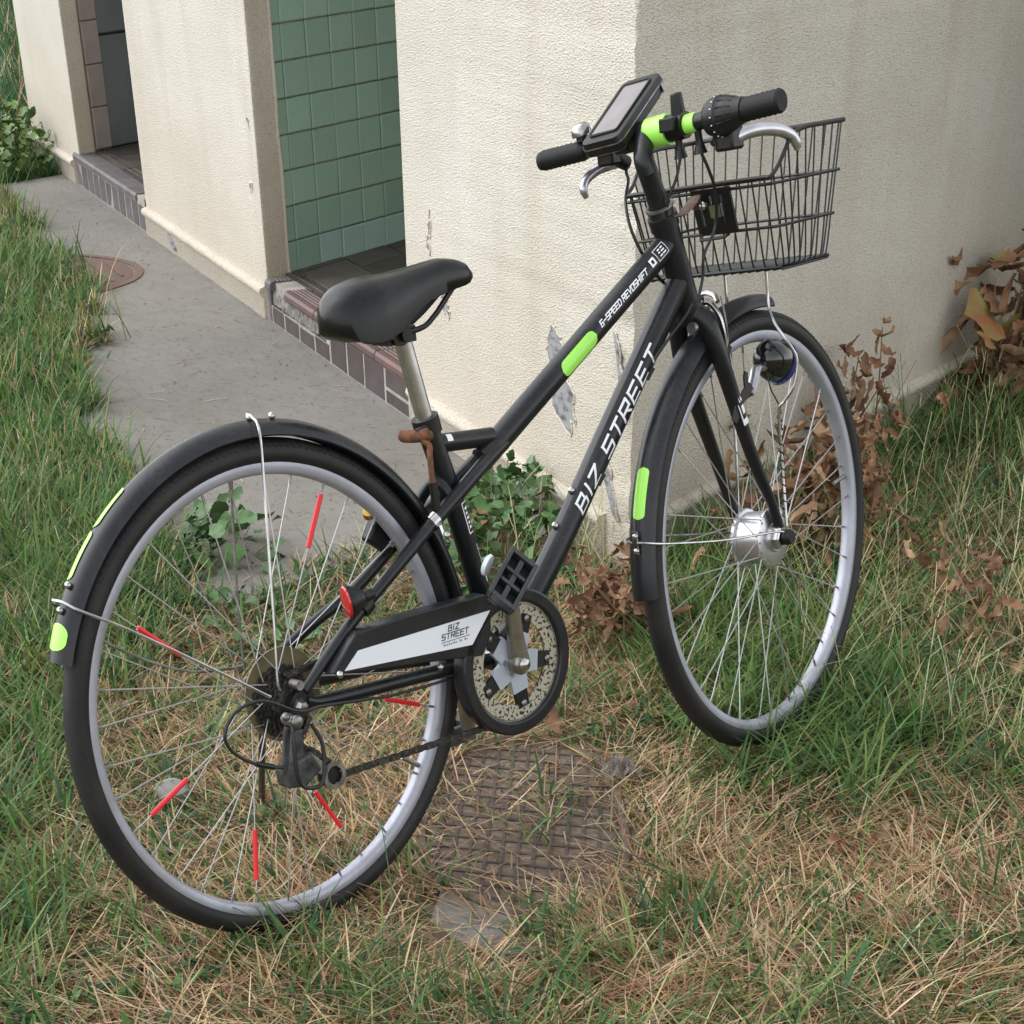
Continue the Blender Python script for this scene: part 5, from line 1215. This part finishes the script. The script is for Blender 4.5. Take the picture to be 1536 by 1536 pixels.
# pale seed stalks with side spikes, right-hand side and along the walls
def stalks(N, poly, h, wall=False, bd=(.1, .8)):
    x, y = sample(N, poly); x, y = filt(x, y); n = len(x); az = rng.uniform(0, 2 * math.pi, n); ln = rng.uniform(.05, .55, n); be = rng.uniform(*bd, n); hh = rng.uniform(*h, n)
    c = np.where(rng.random((n, 1)) < .55, pick(np.array([(.60, .54, .34), (.50, .46, .25), (.40, .44, .20)]), n), pick(GREEN, n) * 1.5)
    blades(x, y, hh, np.full(n, .0021), ln, az, be, c, 6, tipw=.8)
    # spikes leave the stalk near its top
    for q in range(3):
        kx = np.zeros(n); kz = np.zeros(n); f = .80 - .06 * q
        s_ = int(round(f * 6))
        for i in range(1, s_ + 1): a_ = ln + be * i / 6; kx += np.sin(a_) * hh / 6; kz += np.cos(a_) * hh / 6
        m = rng.random(n) < .6
        vz = np.maximum(kz[m], 0)
        b0 = len(BL); blades(x[m] + kx[m] * np.cos(az[m]), y[m] + kx[m] * np.sin(az[m]), rng.uniform(.03, .07, m.sum()), np.full(m.sum(), .0018), rng.uniform(.3, 1.2, m.sum()), rng.uniform(0, 2 * math.pi, m.sum()), rng.uniform(.0, .5, m.sum()), c[m], 2, tipw=.6)
        BL[-1][0][:, 2] += np.repeat(vz, 6)
stalks(900, RIGHT, (.12, .27)); stalks(120, [(-.6, -.02), (.02, -.02), (.35, -.15), (-.1, -.4)], (.10, .22)); stalks(160, NEARB, (.08, .18))
stalks(420, [(.15, .15), (1.1, .08), (1.9, .3), (1.0, 1.0), (-.1, 1.4)], (.15, .31), bd=(.5, 1.5))
WALLB = [(.03, .03), (-1.9, 2.8), (-1.75, 2.9), (.2, .12)]
tufts(120, WALLB, 7, (.08, .2), (.0018, .004), GREEN, spread=.025); stalks(130, WALLB, (.12, .26))
# left border and the far lawn
x, y = filt(*sample(80000, LEFT)); n = len(x); dry = rng.random(n) < .16 + .25 * (fbm(x * 3, y * 3) > .55)
blades(x, y, rng.uniform(.03, .10, n) * (.7 + .8 * fbm(x * 3, y * 4)), rng.uniform(.003, .006, n), rng.uniform(.1, .8, n), rng.uniform(0, 2 * math.pi, n), rng.uniform(.1, 1.1, n), np.where(dry[:, None], pick(STRAW, n), pick(GREEN, n)), 3)
tufts(520, LEFT, 10, (.10, .24), (.003, .007), GREEN[[0, 1, 3]], spread=.035)
tufts(60, LEFT, 4, (.14, .30), (.002, .003), STRAW, spread=.03)
x, y = sample(42000, FAR); k = ~((y > -.02) & (y < 2.6) & (x > -7.02 - y * .7)); x, y = x[k], y[k]; n = len(x)
blades(x, y, rng.uniform(.10, .34, n) * (.6 + .8 * fbm(x * 1.3, y * 1.3)), rng.uniform(.006, .013, n), rng.uniform(.0, .7, n), rng.uniform(0, 2 * math.pi, n), rng.uniform(.1, 1.1, n), np.where((rng.random(n) < .12)[:, None], pick(STRAW, n), pick(GREEN[[0, 2, 4]], n)), 3)
# the lawn goes on outside the picture, coarser
OUTER = [(4.2, -3.2), (4.6, .8), (2.2, 2.6), (.2, 4.6), (-1.6, 4.6), (-2.2, 3.3), (0, 0), (-.2, -.9), (-2.5, -1.0), (-5, -.9), (-7, -.6), (-7, -3.4), (-1, -3.6)]
x, y = sample(70000, OUTER); k = ~inside(x, y, NEARB) & ~(inside(x, y, LEFT) & (rng.random(len(x)) < .7)) & (grass_density(x, y) > .5); x, y = x[k], y[k]; n = len(x); dry = rng.random(n) < dryness(x, y) * .8
blades(x, y, rng.uniform(.03, .12, n), rng.uniform(.005, .011, n), rng.uniform(.2, 1.25, n), rng.uniform(0, 6.28, n), rng.uniform(.1, 1., n), np.where(dry[:, None], pick(STRAW, n), pick(GREEN, n)), 3)
tag(build_blades('grass'), 'green and straw coloured grass growing over the ground', 'grass', kind='stuff')

# ------------------------------------------------------------------ leaves, weeds, withered plants, litter
def leaf_mesh(L, wd, curl, fold, m, lobes=0., seed=0, nx=6, crumple=1., twist=0.):
    r = random.Random(seed); mb = MB(); rows = []
    for i in range(nx + 1):
        t = i / nx; w = wd * (math.sin(math.pi * min(1, t * .93 + .05)) ** .8) * (1 + lobes * math.sin(t * 15 + seed))
        a = curl * t; x = L * (math.sin(a) / curl if abs(curl) > 1e-3 else t); z = L * ((1 - math.cos(a)) / curl if abs(curl) > 1e-3 else 0)
        j = lambda: r.uniform(-1, 1) * .05 * wd * (3 if lobes else 1) * crumple
        ct, st = math.cos(twist * t), math.sin(twist * t)
        tw = lambda y_, z_: (x, y_ * ct - z_ * st, z + y_ * st + z_ * ct)
        rows.append([tw(-w / 2 + j(), fold * w / 2 + j()), tw(0, 0), tw(w / 2 + j(), fold * w / 2 + j())])
    mb.v = [p for q_ in rows for p in q_]; mb.f = [(i * 3 + k, i * 3 + k + 1, i * 3 + 4 + k, i * 3 + 3 + k) for i in range(nx) for k in (0, 1)]
    return mb.mesh('leaf', m, ang=80)
def orient(loc, az, el, roll, sc=1.):
    return Matrix.Translation(Vector(loc)) @ Matrix.Rotation(az, 4, 'Z') @ Matrix.Rotation(-el, 4, 'Y') @ Matrix.Rotation(roll, 4, 'X') @ Matrix.Scale(sc, 4)
DEAD = [leaf_mesh(ln_, wd_, c_, f_, K['gbrown'] if s_ % 3 else K['gbrown2'], l_, s_, 9, 1.5, tw_) for c_, f_, l_, s_, tw_, ln_, wd_ in ((1.2, .5, .12, 1, 1.2, .08, .026), (2.0, .9, .2, 2, -2., .075, .024), (.7, .6, .15, 3, 2.6, .09, .020), (-1.3, .8, .2, 4, 1.6, .07, .026), (1.6, 1.2, .15, 5, -3., .095, .018), (2.6, 1.1, .25, 6, .8, .07, .03), (1.0, 1.3, .1, 7, 3.4, .10, .016), (1.9, .4, .2, 8, -1., .06, .024), (.4, 1.0, .2, 9, 2., .085, .022))]
def dead_plant(name, loc, n, hgt, rad, label, sc=(.6, 1.2), nst=5, extra=None):
    o = empty(name, loc); tag(o, label, 'withered plant', 'withered plants along the wall')
    for s in range(nst):
        st_ = MB()
        a = rng.uniform(0, 6.28); r_ = rad * rng.uniform(.1, .6); top = V(math.cos(a) * r_, math.sin(a) * r_, hgt * rng.uniform(.5, 1.)); base = V(rng.normal() * rad * .3, rng.normal() * rad * .3, -.01)
        mid = (base + top) / 2 + rng.normal(size=3) * .012; P = spline([base, mid, top], 4); st_.tube(P, [.0028, .0014], 5)
        for k in range(n // nst):
            p = P[min(len(P) - 1, int(len(P) * rng.uniform(.2, 1.0)))]
            me = (extra if extra and rng.random() < .3 else DEAD)[rng.integers(0, len(extra if extra and False else DEAD)) % len(DEAD)]
            l = link('leaf', me, o); l.matrix_local = orient(p + rng.normal(size=3) * V(1, 1, .6) * rad * .22, rng.uniform(0, 6.28), rng.uniform(-1.55, -.35), rng.uniform(-1.2, 1.2), rng.uniform(*sc))
        st_.build('stem', K['dstem'], o)
    return o
dead_plant('withered_plant', (.38, -.22, .015), 170, .15, .18, 'heap of withered brown leaves in the grass just right of the bicycle chain ring', (.5, 1.0), 6)
dead_plant('withered_plant', (.13, .42, .02), 220, .34, .26, 'withered brown plant behind the front wheel hub, close to the wall', (.6, 1.15), 7)
dead_plant('withered_plant', (-.40, .76, -.0), 130, .33, .22, 'tall withered brown plant against the wall behind the upper right of the front wheel', (.5, 1.1), 7)
dead_plant('withered_plant', (-.30, .44, -.0), 22, .32, .10, 'thin withered stem with hanging brown leaves seen through the fork', (.7, 1.2), 2)
dead_plant('withered_plant', (.78, .42, .04), 64, .18, .24, 'withered brown leaves scattered in tall grass right of the front tyre', (.5, 1.0), 6)
YEL = [leaf_mesh(.11, .055, c_, f_, K['gyell'], .1, s_) for c_, f_, s_ in ((1.0, .3, 1), (1.8, .4, 2), (.6, -.3, 3))]
o = dead_plant('withered_plant', (-.90, 1.55, .0), 110, .42, .20, 'big leaved withered plant with yellowing leaves at the right edge of the wall', (1.1, 2.0), 6)
for k in range(9):
    l = link('leaf', YEL[k % 3], o); l.matrix_local = orient(rng.normal(size=3) * V(.13, .13, 0) + V(0, 0, rng.uniform(.08, .36)), rng.uniform(0, 6.28), rng.uniform(-1.4, -.2), rng.uniform(-1, 1), rng.uniform(.9, 1.5))
GL1 = [leaf_mesh(.045, .026, c_, .25, K['leaf'], .04, s_) for c_, s_ in ((.6, 1), (1.1, 2), (-.4, 3))]
GL2 = [leaf_mesh(.03, .021, c_, .2, K['leaf2'], .02, s_) for c_, s_ in ((.6, 1), (1.1, 2), (.2, 3))]
def weed(name, loc, n, rx, ry, hgt, leaves, label, cat, sc=(.7, 1.3), ang=0., yel=0):
    o = empty(name, loc); tag(o, label, cat); ca, sa = math.cos(ang), math.sin(ang)
    for k in range(n):
        r_ = math.sqrt(rng.random()); a = rng.uniform(0, 6.28); u, v = rx * r_ * math.cos(a), ry * r_ * math.sin(a)
        p = V(u * ca - v * sa, u * sa + v * ca, hgt * (1 - r_ ** 2 * .7) * rng.uniform(.25, 1))
        me = YEL[k % 3] if k < yel else leaves[k % len(leaves)]
        l = link('leaf', me, o); l.matrix_local = orient(p, rng.uniform(0, 6.28), rng.uniform(-.7, .5), rng.uniform(-.7, .7), rng.uniform(*sc) * (.6 if k < yel else 1))
        if k % 4 == 0: MB().tube([V(p[0] * .6, p[1] * .6, -.01), p], .0012, 4).build('stem', K['stem'], o)
    return o
weed('leafy_weed', (-.30, -.17, -.01), 280, .44, .16, .17, GL1, 'leafy green weed at the foot of the wall, seen behind the seat tube', 'weed', ang=2.6, yel=7)
weed('leafy_weed', (-.52, -.80, -.0), 60, .20, .13, .12, GL1, 'green weed with broad leaves on the path edge, seen through the upper rear wheel', 'weed', (.8, 1.5))
weed('leafy_weed', (.0, -.86, -.01), 60, .22, .12, .07, GL1, 'low green weed in the grass behind the rear wheel hub', 'weed', (.6, 1.0))
weed('small_bush', (-6.52, -.27, -.0), 280, .40, .30, .30, GL2, 'small bright green bush at the end of the concrete path', 'bush', (1.1, 2.2))
# unseen shrub added beyond the right edge to shade the end of the long wall
sb = empty('shade_shrub', (-.98, 2.78, 0)); tag(sb, 'tall dark green leafy shrub added out of view to shade the long wall', 'shrub')
N_ = 5200; th = rng.uniform(0, 6.28, N_); zz = rng.uniform(.05, 2.3, N_); rr_ = .78 * np.sqrt(rng.random(N_)) * (1 - .35 * np.abs(zz / 2.3 - .45)); px_, py_ = rr_ * np.cos(th), rr_ * np.sin(th)
px_ = px_ + .12 * (fbm(th * 2, zz * 3) - .5); kk = (px_ * BN[0] + py_ * BN[1]) > -.72; mb = MB()
for a_, b_, c_ in zip(px_[kk], py_[kk], zz[kk]):
    e_ = nrm(rng.normal(size=3) * V(1, 1, .5)); f_ = nrm(np.cross(e_, rng.normal(size=3))); L_ = rng.uniform(.05, .09); o_ = V(a_, b_, c_)
    mb.add([o_ - e_ * L_, o_ + f_ * L_ * .38, o_ + e_ * L_, o_ - f_ * L_ * .38], [(0, 1, 2, 3)])
mb.build('foliage', K['leaf'], sb, smooth=False)['kind'] = 'stuff'
for k in range(5):
    a_ = 1.26 * k; MB().tube(spline([V(.05 * math.cos(a_), .05 * math.sin(a_), -.02), V(.2 * math.cos(a_), .2 * math.sin(a_), .8), V(.4 * math.cos(a_), .4 * math.sin(a_), 1.9)], 5), [.02, .007], 8).build('stem', K['dstem'], sb)
# fallen leaves, one by one
FL = [((.79, -.505, .05), .2, -1.25, .3, .85, 'brown fallen leaf standing upright in the grass beside the chain ring'), ((1.47, -.30, .03), 1.2, -.2, .5, .8, 'brown fallen leaf lying in the dry grass of the right foreground'),
      ((1.50, -.235, .03), 2.6, -.3, .9, .7, 'folded brown leaf in the right foreground grass, right of a bigger one'), ((.80, .28, .08), .4, .1, .2, .75, 'brown leaf caught in the tall grass at the right, near the middle height'),
      ((1.02, .33, .05), 2., -.1, -.3, .7, 'pale brown leaf on the tall grass at the right edge of the lawn'), ((.30, -.06, .03), 1., -.8, .4, .7, 'brown leaf beside the lower left of the front tyre'),
      ((.98, -1.10, .01), .7, 0, .2, .45, 'small pinkish brown leaf in the dry grass inside the rear wheel'), ((-1.3, -.50, .006), 2.2, 0, 0, .35, 'tiny pinkish leaf scrap on the bare concrete path')]
for i, (loc, az, el, ro, sc, lab) in enumerate(FL):
    o = link('fallen_leaf', DEAD[(0, 3, 5, 7, 0, 1, 7, 5)[i]]); o.matrix_world = orient(loc, az, el, ro, sc); tag(o, lab, 'leaf', 'fallen leaves')
# crumpled clear wrapper, stone, paper bits
mb = MB(); nn = 9
for j in range(nn + 1):
    for i in range(nn + 1):
        u, v = i / nn - .5, j / nn - .5; mb.v.append((u * .072, v * .06, .012 + .022 * rng.random() * (1 - abs(u) - abs(v)) + .006 * rng.normal()))
mb.f = [(j * (nn + 1) + i, j * (nn + 1) + i + 1, (j + 1) * (nn + 1) + i + 1, (j + 1) * (nn + 1) + i) for j in range(nn) for i in range(nn)]
o = mb.build('plastic_wrapper', K['film'], smooth=False); o.location = (1.035, -.475, .0); tag(o, 'crumpled clear plastic wrapper in the grass right of the drain cover', 'litter')
mb = MB(); mb.sphere((0, 0, 0), .034, (1.2, .9, .55), 12, 8); mb.v = [tuple(np.array(p) * (1 + rng.normal() * .04)) for p in mb.v]
o = mb.build('stone', K['stone']); o.location = (.79, -1.225, .006); tag(o, 'smooth grey stone in dry grass, seen through the lower left of the rear wheel', 'stone')
mb = MB(); mb.tube([V(-.012, 0, 0), V(.012, 0, 0)], .0036, 10); o = mb.build('cigarette_end', K['paper']); o.location = (.90, -1.01, .012); o.rotation_euler = (0, .2, .9); tag(o, 'small white cigarette end in the grass below the rear derailleur', 'litter')
mb = MB(); mb.prism(rr(.018, .012, .004), lambda p, q, t: (p, q + .1 * p * p, t + .004 * math.sin(p * 200)), 0, .0012); o = mb.build('paper_scrap', K['paper']); o.matrix_world = orient((-.235, -.115, .045), .5, -1., .4, 1.3); tag(o, 'torn white paper scrap in the weeds at the foot of the wall', 'litter')
